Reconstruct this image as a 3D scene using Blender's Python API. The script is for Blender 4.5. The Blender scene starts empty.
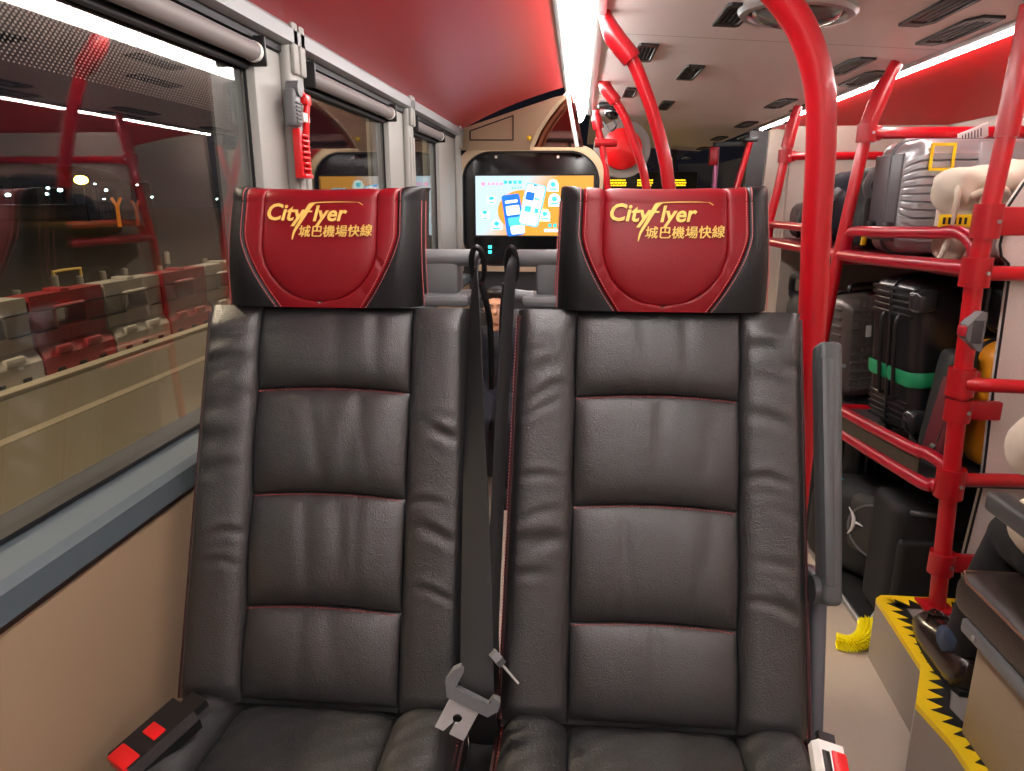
import bpy, bmesh, math, random
from mathutils import Vector, Matrix
random.seed(7)
PI = math.pi
SC = bpy.context.scene
COL = SC.collection
# ------------------------------------------------------------------ camera model (1024 x 771)
FPX = 711.0; CX, CY = 512.0, 385.5; EYE = 1.35
TH = math.atan((CY-200)/FPX); PS = math.atan(68/FPX*math.cos(TH))
cR = Vector((math.cos(PS), math.sin(PS), 0)); cH = Vector((-math.sin(PS), math.cos(PS), 0)); cZ = Vector((0,0,1))
cF = cH*math.cos(TH)-cZ*math.sin(TH); cU = cH*math.sin(TH)+cZ*math.cos(TH); cO = Vector((0,0,EYE))
def ray(x, y): return cF+cR*((x-CX)/FPX)-cU*((y-CY)/FPX)
def at_y(x, y, Y): d = ray(x, y); return cO+d*(Y/d.y)
def at_x(x, y, X): d = ray(x, y); return cO+d*(X/d.x)
def at_z(x, y, Z): d = ray(x, y); return cO+d*((Z-EYE)/d.z)

# ------------------------------------------------------------------ mesh builder
LOC = {}
class MB:
    def __init__(s, xf=None): s.v = []; s.f = []; s.xf = xf
    def add(s, vs, fs, xf=None):
        b = len(s.v)
        if xf is not None: vs = [xf @ Vector(v) for v in vs]
        if s.xf is not None: vs = [s.xf @ Vector(v) for v in vs]
        s.v += [tuple(v) for v in vs]; s.f += [tuple(i+b for i in f) for f in fs]; return s
    def frombm(s, bm, xf=None):
        bm.verts.index_update()
        s.add([v.co.copy() for v in bm.verts], [[v.index for v in f.verts] for f in bm.faces], xf); bm.free(); return s
    def box(s, c, size, r=0.0, seg=2, xf=None):
        bm = bmesh.new(); bmesh.ops.create_cube(bm, size=1.0)
        for v in bm.verts: v.co = Vector((v.co.x*size[0], v.co.y*size[1], v.co.z*size[2]))
        if r > 0: bmesh.ops.bevel(bm, geom=bm.edges[:]+bm.verts[:], offset=min(r, .49*min(size)), segments=seg, profile=.5, affect='EDGES')
        M = Matrix.Translation(Vector(c)); return s.frombm(bm, (xf @ M) if xf is not None else M)
    def span(s, a, b, r=0.0, seg=2):
        return s.box([(a[i]+b[i])/2 for i in range(3)], [abs(b[i]-a[i]) for i in range(3)], r, seg)
    def tube(s, path, rad, n=14, closed=False, sx=1.0, sy=1.0, up=None):
        P = [Vector(p) for p in path]; m = len(P)
        R = rad if isinstance(rad, (list, tuple)) else [rad]*m
        T = []
        for i in range(m):
            a = P[(i-1) % m] if (closed or i > 0) else P[0]; b = P[(i+1) % m] if (closed or i < m-1) else P[-1]
            T.append((b-a).normalized())
        u = Vector(up) if up else (Vector((0,0,1)) if abs(T[0].z) < .9 else Vector((1,0,0)))
        u = (u-T[0]*u.dot(T[0])).normalized(); vs = []; fs = []
        for i in range(m):
            u = (u-T[i]*u.dot(T[i])).normalized(); w = T[i].cross(u)
            for k in range(n):
                a = 2*PI*k/n; vs.append(P[i]+u*(math.cos(a)*R[i]*sx)+w*(math.sin(a)*R[i]*sy))
        for i in range(m if closed else m-1):
            j = (i+1) % m
            for k in range(n): fs.append((i*n+k, i*n+(k+1) % n, j*n+(k+1) % n, j*n+k))
        if not closed: fs.append(tuple(range(n-1, -1, -1))); fs.append(tuple((m-1)*n+k for k in range(n)))
        return s.add(vs, fs)
    def lathe(s, prof, c=(0,0,0), n=28, xf=None):
        vs = []; fs = []; m = len(prof)
        for r, z in prof:
            for k in range(n):
                a = 2*PI*k/n; vs.append((r*math.cos(a), r*math.sin(a), z))
        for i in range(m-1):
            for k in range(n): fs.append((i*n+k, i*n+(k+1) % n, (i+1)*n+(k+1) % n, (i+1)*n+k))
        fs.append(tuple(range(n-1, -1, -1))); fs.append(tuple((m-1)*n+k for k in range(n)))
        M = Matrix.Translation(Vector(c)); return s.add(vs, fs, M @ xf if xf is not None else M)
    def prism(s, poly, a, b, axis='y'):
        n = len(poly)
        def P(u, v, w): return (u, w, v) if axis == 'y' else ((w, u, v) if axis == 'x' else (u, v, w))
        vs = [P(u, v, a) for u, v in poly]+[P(u, v, b) for u, v in poly]
        fs = [tuple(range(n)), tuple(range(2*n-1, n-1, -1))]+[(i, i+n, (i+1) % n+n, (i+1) % n) for i in range(n)]
        return s.add(vs, fs)
    def grid(s, fn, us, vs_, flip=False):
        nu, nv = len(us), len(vs_); V = [fn(u, v) for v in vs_ for u in us]
        F = []
        for j in range(nv-1):
            for i in range(nu-1):
                q = (j*nu+i, j*nu+i+1, (j+1)*nu+i+1, (j+1)*nu+i); F.append(q[::-1] if flip else q)
        return s.add(V, F)
    def ball(s, c, r, seg=16, xf=None):
        bm = bmesh.new(); bmesh.ops.create_uvsphere(bm, u_segments=seg, v_segments=max(6, seg*2//3), radius=1.0)
        rr = r if isinstance(r, (tuple, list)) else (r, r, r)
        M = Matrix.Translation(Vector(c)) @ (xf if xf is not None else Matrix.Identity(4)) @ Matrix.Diagonal((*rr, 1)); return s.frombm(bm, M)
    def build(s, name, m, parent=None, smooth=True, ang=38, fix=True):
        off = Vector(LOC.get(parent.name, (0,0,0))) if parent else Vector((0,0,0))
        me = bpy.data.meshes.new(name)
        me.from_pydata([tuple(Vector(v)-off) for v in s.v], [], s.f)
        bm = bmesh.new(); bm.from_mesh(me)
        if fix: bmesh.ops.recalc_face_normals(bm, faces=bm.faces[:])
        bm.to_mesh(me); bm.free(); me.update()
        if smooth:
            me.shade_smooth(); me.set_sharp_from_angle(angle=math.radians(ang))
        o = bpy.data.objects.new(name, me); COL.objects.link(o)
        if m: me.materials.append(m)
        if parent: o.parent = parent; LOC[o.name] = tuple(off)
        return o
def tag(o, label, cat, group=None, kind=None):
    o['label'] = label; o['category'] = cat
    if group: o['group'] = group
    if kind: o['kind'] = kind
    return o
def thing(name, label, cat, loc, group=None):
    o = bpy.data.objects.new(name, None); COL.objects.link(o); o.location = loc; o.empty_display_size = .05
    LOC[o.name] = tuple(loc); return tag(o, label, cat, group)
def struct(o): o['kind'] = 'structure'; return o
def copy_tree(o, parent=None):
    c = o.copy(); COL.objects.link(c)
    if parent: c.parent = parent
    for ch in list(o.children): copy_tree(ch, c)
    return c
def remesh(mb, vox=.008, smooth=6):
    """fuse overlapping solids into one continuous skin"""
    me = bpy.data.meshes.new('tmp'); me.from_pydata(mb.v, [], mb.f); me.update()
    o = bpy.data.objects.new('tmp', me); COL.objects.link(o)
    r = o.modifiers.new('r', 'REMESH'); r.mode = 'VOXEL'; r.voxel_size = vox
    sm = o.modifiers.new('s', 'SMOOTH'); sm.iterations = smooth; sm.factor = .5
    dg = bpy.context.evaluated_depsgraph_get(); dg.update()
    ev = o.evaluated_get(dg).to_mesh()
    out = MB(); out.v = [tuple(v.co) for v in ev.vertices]; out.f = [tuple(p.vertices) for p in ev.polygons]
    o.evaluated_get(dg).to_mesh_clear(); bpy.data.objects.remove(o); bpy.data.meshes.remove(me)
    return out
def text_poly(body, size, shear=0.0, offset=0.0, maxlen=.004, extrude=0.0, align='LEFT', spacing=1.0):
    cu = bpy.data.curves.new('t', 'FONT'); cu.body = body; cu.size = size; cu.shear = shear; cu.offset = offset
    cu.align_x = align; cu.extrude = extrude; cu.space_character = spacing; cu.resolution_u = 3
    o = bpy.data.objects.new('t', cu); COL.objects.link(o)
    dg = bpy.context.evaluated_depsgraph_get(); dg.update()
    me = bpy.data.meshes.new_from_object(o.evaluated_get(dg))
    bpy.data.objects.remove(o); bpy.data.curves.remove(cu)
    bm = bmesh.new(); bm.from_mesh(me); bpy.data.meshes.remove(me)
    bmesh.ops.triangulate(bm, faces=bm.faces[:])
    if maxlen:
        for _ in range(5):
            es = [e for e in bm.edges if e.calc_length() > maxlen]
            if not es: break
            bmesh.ops.subdivide_edges(bm, edges=es, cuts=1); bmesh.ops.triangulate(bm, faces=bm.faces[:])
    bm.verts.index_update()
    V = [v.co.copy() for v in bm.verts]; F = [[v.index for v in f.verts] for f in bm.faces]; bm.free()
    return V, F
def smooth_path(P, k=6):
    P = [Vector(p) for p in P]; out = []
    for i in range(len(P)-1):
        p0 = P[max(i-1, 0)]; p1 = P[i]; p2 = P[i+1]; p3 = P[min(i+2, len(P)-1)]
        for j in range(k):
            t = j/k; out.append(.5*((2*p1)+(p2-p0)*t+(2*p0-5*p1+4*p2-p3)*t*t+(3*p1-p0-3*p2+p3)*t**3))
    out.append(P[-1]); return out
def lin(a, b, n): return [a+(b-a)*i/(n-1) for i in range(n)]
def cosl(a, b, n): return [a+(b-a)*(.5-.5*math.cos(PI*i/(n-1))) for i in range(n)]
def clamp(x, a=0., b=1.): return max(a, min(b, x))

# ------------------------------------------------------------------ materials
def srgb(c):
    if isinstance(c, str): c = [int(c[i:i+2], 16) for i in (0, 2, 4)]
    return tuple(((x/255)/12.92 if x/255 <= .04045 else ((x/255+.055)/1.055)**2.4) for x in c)
def mat(name, c, rough=.5, metal=0., bump=0., bscale=200., vary=0., vscale=30., coat=0., spec=.5, sheen=0.):
    m = bpy.data.materials.new(name); m.use_nodes = True; nt = m.node_tree; N = nt.nodes; L = nt.links
    b = N['Principled BSDF']; col = srgb(c)
    b.inputs['Base Color'].default_value = (*col, 1); b.inputs['Roughness'].default_value = rough
    b.inputs['Metallic'].default_value = metal; b.inputs['Coat Weight'].default_value = coat
    b.inputs['Specular IOR Level'].default_value = spec
    b.inputs['Coat Roughness'].default_value = .12
    if sheen: b.inputs['Sheen Weight'].default_value = sheen
    tc = N.new('ShaderNodeTexCoord')
    if bump:
        n = N.new('ShaderNodeTexNoise'); n.inputs['Scale'].default_value = bscale; n.inputs['Detail'].default_value = 4
        L.new(tc.outputs['Object'], n.inputs['Vector'])
        bp = N.new('ShaderNodeBump'); bp.inputs['Strength'].default_value = bump; bp.inputs['Distance'].default_value = .002
        L.new(n.outputs['Fac'], bp.inputs['Height']); L.new(bp.outputs['Normal'], b.inputs['Normal'])
    if vary:
        n2 = N.new('ShaderNodeTexNoise'); n2.inputs['Scale'].default_value = vscale; n2.inputs['Detail'].default_value = 5
        L.new(tc.outputs['Object'], n2.inputs['Vector'])
        mx = N.new('ShaderNodeMix'); mx.data_type = 'RGBA'
        mx.inputs[6].default_value = (*[x*(1-vary) for x in col], 1); mx.inputs[7].default_value = (*[min(1, x*(1+vary)) for x in col], 1)
        L.new(n2.outputs['Fac'], mx.inputs[0]); L.new(mx.outputs[2], b.inputs['Base Color'])
    return m
def emis(name, c, s):
    m = bpy.data.materials.new(name); m.use_nodes = True; N = m.node_tree.nodes; L = m.node_tree.links
    b = N['Principled BSDF']; b.inputs['Base Color'].default_value = (*srgb(c), 1)
    b.inputs['Emission Color'].default_value = (*srgb(c), 1); b.inputs['Emission Strength'].default_value = s
    return m
def leather(name, c, rough=.42, grain=.35, spec=.5):
    m = mat(name, c, rough, spec=spec); N = m.node_tree.nodes; L = m.node_tree.links; b = N['Principled BSDF']
    tc = N.new('ShaderNodeTexCoord')
    v = N.new('ShaderNodeTexVoronoi'); v.inputs['Scale'].default_value = 520; L.new(tc.outputs['Object'], v.inputs['Vector'])
    n = N.new('ShaderNodeTexNoise'); n.inputs['Scale'].default_value = 60; n.inputs['Detail'].default_value = 6
    L.new(tc.outputs['Object'], n.inputs['Vector'])
    ad = N.new('ShaderNodeMath'); ad.operation = 'MULTIPLY_ADD'; L.new(n.outputs['Fac'], ad.inputs[0]); ad.inputs[1].default_value = 1.6
    L.new(v.outputs['Distance'], ad.inputs[2])
    bp = N.new('ShaderNodeBump'); bp.inputs['Strength'].default_value = grain; bp.inputs['Distance'].default_value = .0012
    L.new(ad.outputs[0], bp.inputs['Height']); L.new(bp.outputs['Normal'], b.inputs['Normal'])
    n3 = N.new('ShaderNodeTexNoise'); n3.inputs['Scale'].default_value = 9; n3.inputs['Detail'].default_value = 3
    L.new(tc.outputs['Object'], n3.inputs['Vector'])
    mr = N.new('ShaderNodeMapRange'); mr.inputs[3].default_value = rough-.07; mr.inputs[4].default_value = rough+.09
    L.new(n3.outputs['Fac'], mr.inputs[0]); L.new(mr.outputs[0], b.inputs['Roughness'])
    return m
def glass(name, ior=1.7, tint=(1,1,1), extra=0.0):
    m = bpy.data.materials.new(name); m.use_nodes = True; N = m.node_tree.nodes; L = m.node_tree.links
    N.remove(N['Principled BSDF']); out = N['Material Output']
    t = N.new('ShaderNodeBsdfTransparent'); t.inputs[0].default_value = (*tint, 1)
    g = N.new('ShaderNodeBsdfGlossy'); g.inputs['Roughness'].default_value = 0.0
    f = N.new('ShaderNodeLayerWeight'); f.inputs[0].default_value = .5
    pw = N.new('ShaderNodeMath'); pw.operation = 'POWER'; pw.inputs[1].default_value = 5; L.new(f.outputs['Facing'], pw.inputs[0])
    ad = N.new('ShaderNodeMath'); ad.operation = 'MULTIPLY_ADD'; ad.use_clamp = True; ad.inputs[1].default_value = 1-extra; ad.inputs[2].default_value = extra
    mx = N.new('ShaderNodeMixShader')
    L.new(pw.outputs[0], ad.inputs[0]); L.new(ad.outputs[0], mx.inputs[0]); L.new(t.outputs[0], mx.inputs[1]); L.new(g.outputs[0], mx.inputs[2]); L.new(mx.outputs[0], out.inputs[0])
    return m
M = dict(
    leather=leather('black_leather', (41,41,41), .37, .35, .85), leather2=leather('black_side_leather', (40,38,38), .42),
    redlea=leather('red_leather', (132,13,25), .38, .16, .32), blacklea=leather('headrest_black_leather', (17,17,19), .42, .2, .4),
    thread=mat('red_thread', (176,66,66), .6), gold=mat('gold_thread', (250,205,105), .5, bump=.4, bscale=900, vary=.15, vscale=400),
    palethread=mat('pale_red_thread', (205,110,110), .6),
    redpipe=mat('dark_red_piping', (52,22,24), .5), grey=mat('grey_plastic', (106,108,110), .42, bump=.08, bscale=500),
    dgrey=mat('dark_grey_plastic', (62,64,66), .45, bump=.1, bscale=500), black=mat('black_plastic', (20,20,21), .4, bump=.05, bscale=400),
    web=mat('seat_belt_webbing', (30,30,31), .62, bump=.3, bscale=900), matblack=mat('matt_black', (13,13,14), .8),
    pole=mat('red_pole_enamel', (184,8,24), .34, coat=.25), poledark=mat('red_clamp_enamel', (168,8,22), .36, coat=.2),
    sill=mat('blue_grey_sill', (80,91,97), .6, bump=.06, bscale=300, vary=.03, spec=.3), panel=mat('beige_wall_panel', (160,136,110), .5, bump=.03, bscale=300, vary=.03, vscale=6),
    pillar=mat('warm_grey_pillar', (158,158,152), .5, bump=.05, bscale=400), frit=mat('grey_frit', (96,99,98), .35),
    rail=mat('white_grey_rail', (152,155,157), .45), tubeg=mat('blind_roller_grey', (128,121,120), .55), slot=mat('black_slot', (16,15,18), .6),
    redcove=mat('red_ceiling_panel', (176,34,44), .34, spec=.45), ceil=mat('beige_grey_ceiling', (224,212,210), .42, bump=.05, bscale=400, vary=.02),
    cream=mat('cream_panel', (194,172,142), .45, vary=.02), creamw=mat('pale_cream_wall', (168,158,147), .5, vary=.03),
    floor=None, alu=mat('brushed_aluminium', (190,190,192), .32, .9, bump=.05, bscale=300), steel=mat('tongue_steel', (205,203,203), .35, .45),
    red=mat('bright_red_plastic', (220,16,22), .35, coat=.3), chrome=mat('chrome', (215,215,218), .12, 1.),
    yellow=mat('yellow_tape', (236,200,20), .45, vary=.05), tapeblack=mat('black_tape', (18,18,18), .5),
    riser=mat('grey_riser', (142,132,124), .45, bump=.08, bscale=250, vary=.06, vscale=12), silver=mat('silver_suitcase', (160,158,160), .3, .55, vary=.03),
    brownsuit=mat('taupe_suitcase', (104,96,92), .34, .35), blacksuit=mat('black_suitcase', (24,24,26), .3, coat=.15),
    blackcloth=mat('black_nylon', (26,27,27), .7, bump=.4, bscale=700), charcoal=mat('charcoal_nylon', (58,57,54), .72, bump=.4, bscale=700),
    green=mat('green_strap', (16,132,84), .55, bump=.25, bscale=500), orange=mat('orange_suitcase', (226,150,28), .38), creamcloth=mat('cream_fabric', (192,180,162), .75, bump=.3, bscale=500),
    pinkish=mat('dusty_cream_shell', (196,178,172), .5), navy=mat('navy_cloth', (24,25,38), .8, bump=.3, bscale=500), coat=mat('cream_coat_cloth', (214,200,182), .85, bump=.35, bscale=350),
    skin=mat('skin', (214,160,132), .5), hair=mat('dark_hair', (26,20,18), .5), shoe=mat('dark_brown_shoe_leather', (38,27,24), .24, coat=.35, bump=.12, bscale=180), sock=mat('blue_sock', (44,62,88), .8),
    white=mat('white_plastic', (230,228,224), .5), paper=mat('white_paper_tag', (226,220,216), .7), teal=mat('teal_tag', (40,170,180), .5),
    redpanel=mat('dark_red_nylon', (92,14,24), .75), redrail=mat('magenta_red_rail', (168,8,36), .34, coat=.2), darkshelf=mat('brown_rubber_strip', (62,54,38), .7),
    asphalt=mat('asphalt', (92,84,68), .75, bump=.4, bscale=60, vary=.12, vscale=1.5), line=mat('road_paint', (140,130,110), .6, vary=.15, vscale=6), kerb=mat('kerb_concrete', (160,150,130), .8, vary=.12, vscale=4),
    barred=mat('red_barrier_plastic', (150,46,50), .5, vary=.12, vscale=3), barwhite=mat('white_barrier_plastic', (176,170,160), .5, vary=.1, vscale=3),
    ground=mat('dark_earth', (52,44,34), .9, vary=.3, vscale=.5), build=mat('dim_building', (86,84,82), .8), bollard=mat('bollard_grey', (120,116,108), .6),
    lamp=emis('strip_light_diffuser', (255,250,246), 27), lampr=emis('led_line_diffuser', (255,247,242), 58), warm=emis('sodium_lamp', (255,196,70), 60), cool=emis('cool_lamp', (180,235,235), 40),
    mirror=mat('dark_mirror', (170,120,110), .06, 1.), blackglass=mat('black_glass', (14,14,18), .08, coat=.5), partition=None,
    led=emis('yellow_led', (255,215,30), 2.2), cyanled=emis('cyan_led', (60,220,220), 2.),
)
def speckle(name, base, dots, rough, scale=260, thr=.12):
    m = mat(name, base, rough); N = m.node_tree.nodes; L = m.node_tree.links; b = N['Principled BSDF']
    tc = N.new('ShaderNodeTexCoord'); v = N.new('ShaderNodeTexVoronoi'); v.inputs['Scale'].default_value = scale
    n = N.new('ShaderNodeTexNoise'); n.inputs['Scale'].default_value = 30; n.inputs['Detail'].default_value = 6
    L.new(tc.outputs['Object'], v.inputs['Vector']); L.new(tc.outputs['Object'], n.inputs['Vector'])
    r = N.new('ShaderNodeMapRange'); r.inputs[1].default_value = thr; r.inputs[2].default_value = thr+.12; r.inputs[3].default_value = 1; r.inputs[4].default_value = 0
    L.new(v.outputs['Distance'], r.inputs[0])
    g = N.new('ShaderNodeMath'); g.operation = 'MULTIPLY'; L.new(r.outputs[0], g.inputs[0]); L.new(n.outputs['Fac'], g.inputs[1])
    mx = N.new('ShaderNodeMix'); mx.data_type = 'RGBA'; mx.inputs[6].default_value = (*srgb(base), 1); mx.inputs[7].default_value = (*srgb(dots), 1)
    L.new(g.outputs[0], mx.inputs[0]); L.new(mx.outputs[2], b.inputs['Base Color']); return m
M['floor'] = speckle('speckled_vinyl_floor', (172,160,146), (120,108,96), .42)
M['partition'] = speckle('speckled_grey_laminate', (206,200,193), (240,236,230), .5, 190, .14)
M['tread'] = speckle('grey_tread', (132,126,122), (160,154,150), .55)
M['pane'] = glass('window_glass', 1.62, (.95,.95,.94), .12)
M['clear'] = glass('front_glass', 1.45, (1,1,1), .04)
# ------------------------------------------------------------------ the bus body
PX0 = -.70                                     # plane of the left glazing
struct(MB().span((-.60, -3.5, -.03), (1.80, 7.3, 0)).build('floor', M['floor'], smooth=False))
struct(MB().span((-.76, -3.5, -.30), (-.632, 7.3, .885)).build('wall_left', M['panel'], smooth=False))
# sill and lower trim
sl = MB(); sl.prism([(-.74,.945),(-.635,.938),(-.622,.930),(-.620,.897),(-.628,.892),(-.74,.892)], -3.5, 4.1)
struct(sl.build('trim_1', M['sill'], ang=20))
struct(MB().span((-.745, -3.5, .945), (-.690, 4.1, .951)).build('trim_2', M['slot'], smooth=False))
struct(MB().span((-.64, -3.5, .884), (-.628, 4.1, .8925)).build('trim_3', mat('brown_gap', (52,36,28), .8), smooth=False))
# rail over the windows: white profile with a black slot
rl = MB(); rl.prism([(-.80,1.728),(-.655,1.728),(-.642,1.716),(-.642,1.688),(-.655,1.684),(-.80,1.684)], -3.5, 4.1)
struct(rl.build('trim_4', M['rail'], ang=20))
struct(MB().span((-.78,-3.5,1.668),(-.668,4.1,1.684)).build('trim_5', M['slot'], smooth=False))
# windows along the left side
wins = [(-3.5,-1.2),(-.95,1.53),(1.79,2.60),(2.93,3.53)]
for i, (a, b) in enumerate(wins):
    w = MB().span((PX0-.005, a-.01, .94), (PX0, b+.01, 1.68)).build('window_%d' % (i+1), M['pane'], smooth=False); struct(w)
    fr = MB()
    fr.span((PX0-.012, a-.02, .935), (PX0-.006, a+.07, 1.68)); fr.span((PX0-.012, b-.13 if i == 1 else b-.12, .935), (PX0-.006, b+.02, 1.68))
    fr.build('frit_border', M['frit'], w, smooth=False)
    MB().span((PX0-.012, a, 1.612), (PX0-.006, b, 1.68)).build('black_band', M['slot'], w, smooth=False)
    MB().span((PX0+.0005, b-.004, .945), (PX0+.006, b+.012, 1.66)).build('gasket', M['slot'], w, smooth=False)
# dotted band of ceramic dots on the glass, fading downwards
def dotmat():
    m = bpy.data.materials.new('dotted_frit'); m.use_nodes = True; N = m.node_tree.nodes; L = m.node_tree.links
    N.remove(N['Principled BSDF']); out = N['Material Output']
    tc = N.new('ShaderNodeTexCoord'); sp = N.new('ShaderNodeSeparateXYZ'); L.new(tc.outputs['Object'], sp.inputs[0])
    def mth(op, a, b=None, c=None):
        n = N.new('ShaderNodeMath'); n.operation = op
        for i, x in enumerate((a, b, c)):
            if x is None: continue
            if hasattr(x, 'is_linked'): L.new(x, n.inputs[i])
            else: n.inputs[i].default_value = x
        return n.outputs[0]
    p = .0062
    yy = mth('DIVIDE', sp.outputs[1], p); zz = mth('DIVIDE', sp.outputs[2], p)
    a = mth('ADD', yy, zz); b = mth('SUBTRACT', yy, zz)
    fa = mth('SUBTRACT', mth('FRACT', mth('MULTIPLY', a, .7071)), .5); fb = mth('SUBTRACT', mth('FRACT', mth('MULTIPLY', b, .7071)), .5)
    d = mth('SQRT', mth('ADD', mth('MULTIPLY', fa, fa), mth('MULTIPLY', fb, fb)))
    mr = N.new('ShaderNodeMapRange'); L.new(sp.outputs[2], mr.inputs[0]); mr.inputs[1].default_value = 1.515; mr.inputs[2].default_value = 1.62
    mr.inputs[3].default_value = .18; mr.inputs[4].default_value = .40
    lt = mth('LESS_THAN', d, mr.outputs[0])
    t = N.new('ShaderNodeBsdfTransparent'); df = N.new('ShaderNodeBsdfDiffuse'); df.inputs[0].default_value = (*srgb((150,142,136)), 1)
    mx = N.new('ShaderNodeMixShader'); L.new(lt, mx.inputs[0]); L.new(t.outputs[0], mx.inputs[1]); L.new(df.outputs[0], mx.inputs[2]); L.new(mx.outputs[0], out.inputs[0])
    return m
dm = dotmat()
for i in (1,):
    a, b = wins[i]
    MB().span((PX0-.0075, a+.07, 1.515), (PX0-.0065, b-.13, 1.612)).build('dotted_band', dm, bpy.data.objects['window_2'], smooth=False)
# pillars between the windows, with a raised cover strip
for i, (a, b) in enumerate([(-1.2,-.95),(1.53,1.79),(2.60,2.93),(3.53,4.08)]):
    p = MB().span((-.76, a, .94), (-.675, b, 1.668), .008).build('trim_%d' % (6+i), M['pillar']); struct(p)
    c = MB(); m_ = b-.085 if i else b-.06
    c.span((-.68, m_-.045, .945), (-.652, m_+.045, 1.70), .012, 3)
    c.span((-.655, m_-.034, .96), (-.647, m_-.006, 1.585), .004); c.span((-.655, m_+.008, .96), (-.647, m_+.036, 1.585), .004)
    c.span((-.655, m_-.036, 1.625), (-.642, m_-.004, 1.735), .005); c.span((-.655, m_+.006, 1.625), (-.642, m_+.038, 1.735), .005)
    c.build('cover_strip', M['pillar'], p)
# ceilings
def ceil_z(x): return 1.872-.07*(x-.08)/1.05
c = MB()
c.grid(lambda u, v: (u, v, ceil_z(u)), [.055, 1.13], [-3.5, 2.55, 7.3]); c.grid(lambda u, v: (u, v, ceil_z(u)+.02), [.055, 1.13], [-3.5, 7.3])
ceil = struct(c.build('ceiling', M['ceil'], smooth=False, fix=False))
sm = MB()
for Y in (.9, 2.52, 4.5): sm.grid(lambda u, v: (u, v, ceil_z(u)-.0012), [.07, 1.12], [Y, Y+.004])
sm.build('seam', mat('ceiling_seam', (120,108,104), .6), ceil, smooth=False)
cl = MB(); us = lin(0, 1, 15)
def covel(t): return (-.655+.575*t, 1.727+.145*t+.018*math.sin(PI*t))
def bulk_y(x): return 4.12-.79*(x+.70)
for k in (0, .02): cl.grid(lambda u, v: (covel(u)[0], v if v < 3 else bulk_y(covel(u)[0])+.01, covel(u)[1]+k), us, [-3.5, 2.0, 4.0])
struct(cl.build('ceiling_left', M['redcove'], fix=False))
cr = MB()
def cover(t): return (1.152+.60*t, 1.800-.10*t+.012*math.sin(PI*t))
for k in (0, .02): cr.grid(lambda u, v: (cover(u)[0], v, cover(u)[1]+k), us, [-3.5, 4.95])
struct(cr.build('ceiling_right', mat('red_ceiling_panel_lit', (214,24,26), .5, spec=.3), fix=False))  # same panel as the left; glow of the line light put into a stronger red
# right wall, front and rear ends
struct(MB().span((1.76,-3.5,-.3),(1.80,7.3,1.80)).build('wall_right', M['creamw'], smooth=False))
struct(MB().span((-.80,-3.54,-.3),(1.80,-3.5,1.95)).build('wall_rear', M['creamw'], smooth=False))
struct(MB().span((-.80,7.3,-.3),(1.80,7.34,1.08)).build('wall_front', M['dgrey'], smooth=False))
wf = MB().span((-.75,7.31,1.08),(1.75,7.318,1.88)).build('window_5', M['clear'], smooth=False); struct(wf)
MB().span((.85,7.27,1.05),(.91,7.31,1.90)).span((-.76,7.27,1.05),(1.76,7.31,1.10)).build('frame', M['black'], wf, smooth=False)
# side wall in front of the rack (stair casing) with a slanted edge
sw = MB(); sw.prism([(1.12,0),(1.76,0),(1.76,1.80),(1.30,1.80),(1.22,1.79)], 5.0, 5.05)
struct(sw.build('wall_stair', M['creamw'], smooth=False))
st2 = MB(); st2.prism([(1.05,0),(1.14,0),(1.22,1.79),(1.10,1.79)], 5.05, 5.09); struct(st2.build('trim_10', M['dgrey'], smooth=False))
# ------------------------------------------------------------------ strip lights
t = thing('strip_light', 'long bright white ceiling strip light beside the red ceiling panel', 'ceiling light', (0,0,1.87))
MB().prism([(-.020+.038*math.cos(a), 1.868+.055*math.sin(a)) for a in lin(PI, 2*PI, 13)], -3.4, 4.7).build('diffuser', M['lamp'], t, ang=20)
MB().span((-.085,-3.45,1.860),(-.068,4.72,1.884),.004).span((.028,-3.45,1.858),(.062,4.72,1.885),.004).span((-.08,-3.45,1.870),(.06,4.72,1.885)).build('housing', M['alu'], t)
t = thing('strip_light', 'thin white line light along the right red ceiling panel', 'ceiling light', (1.14,0,1.80))
MB().prism([(1.145+.012*math.cos(a), 1.797+.016*math.sin(a)) for a in lin(PI, 2*PI, 11)], -3.4, 4.95).build('diffuser', M['lampr'], t, ang=20)
MB().span((1.112,-3.45,1.788),(1.1335,4.97,1.812),.003).build('housing', M['alu'], t)

# ------------------------------------------------------------------ ceiling vents, grilles, dome
def on_ceil(x, y):
    d = ray(x, y); # plane z = a + b x
    b = -.07/1.05; a = 1.872+.07*.08/1.05
    k = (a-EYE)/(d.z-b*d.x); return cO+d*k
slope = Matrix.Rotation(math.atan(.07/1.05), 4, 'Y')
def vent(x, y, lx, ly, label, diamond=False):
    p = on_ceil(x, y); t = thing('ceiling_vent', label, 'vent', p, 'black ceiling vents')
    X = Matrix.Translation(p+Vector((0,0,-.004))) @ slope
    X = X @ Matrix.Shear('XY', 4, (0, 0)) if False else X
    ch = .30 if diamond else .12
    def ring(k, z): return [(x*lx*.5*k, y*ly*.5*k, z) for x, y in ((-1,-1+ch),(-1+2*ch,-1),(1,-1),(1,1-ch),(1-2*ch,1),(-1,1))]
    mb = MB(X); vs = ring(1, .004)+ring(1, -.004)+ring(.76, -.004)+ring(.72, .002)
    mb.add(vs, [(i+6*k, (i+1) % 6+6*k, (i+1) % 6+6*(k+1), i+6*(k+1)) for k in range(3) for i in range(6)]); mb.build('frame', M['black'], t)
    m2 = MB(X); m2.box((0,0,.003), (lx*.74, ly*.74, .003))
    for k in (-.2, 0, .2): m2.box((k*lx, 0, .0), (lx*.07, ly*.66, .005), .001)
    m2.build('grille', M['grey'] if diamond else M['matblack'], t)
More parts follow.
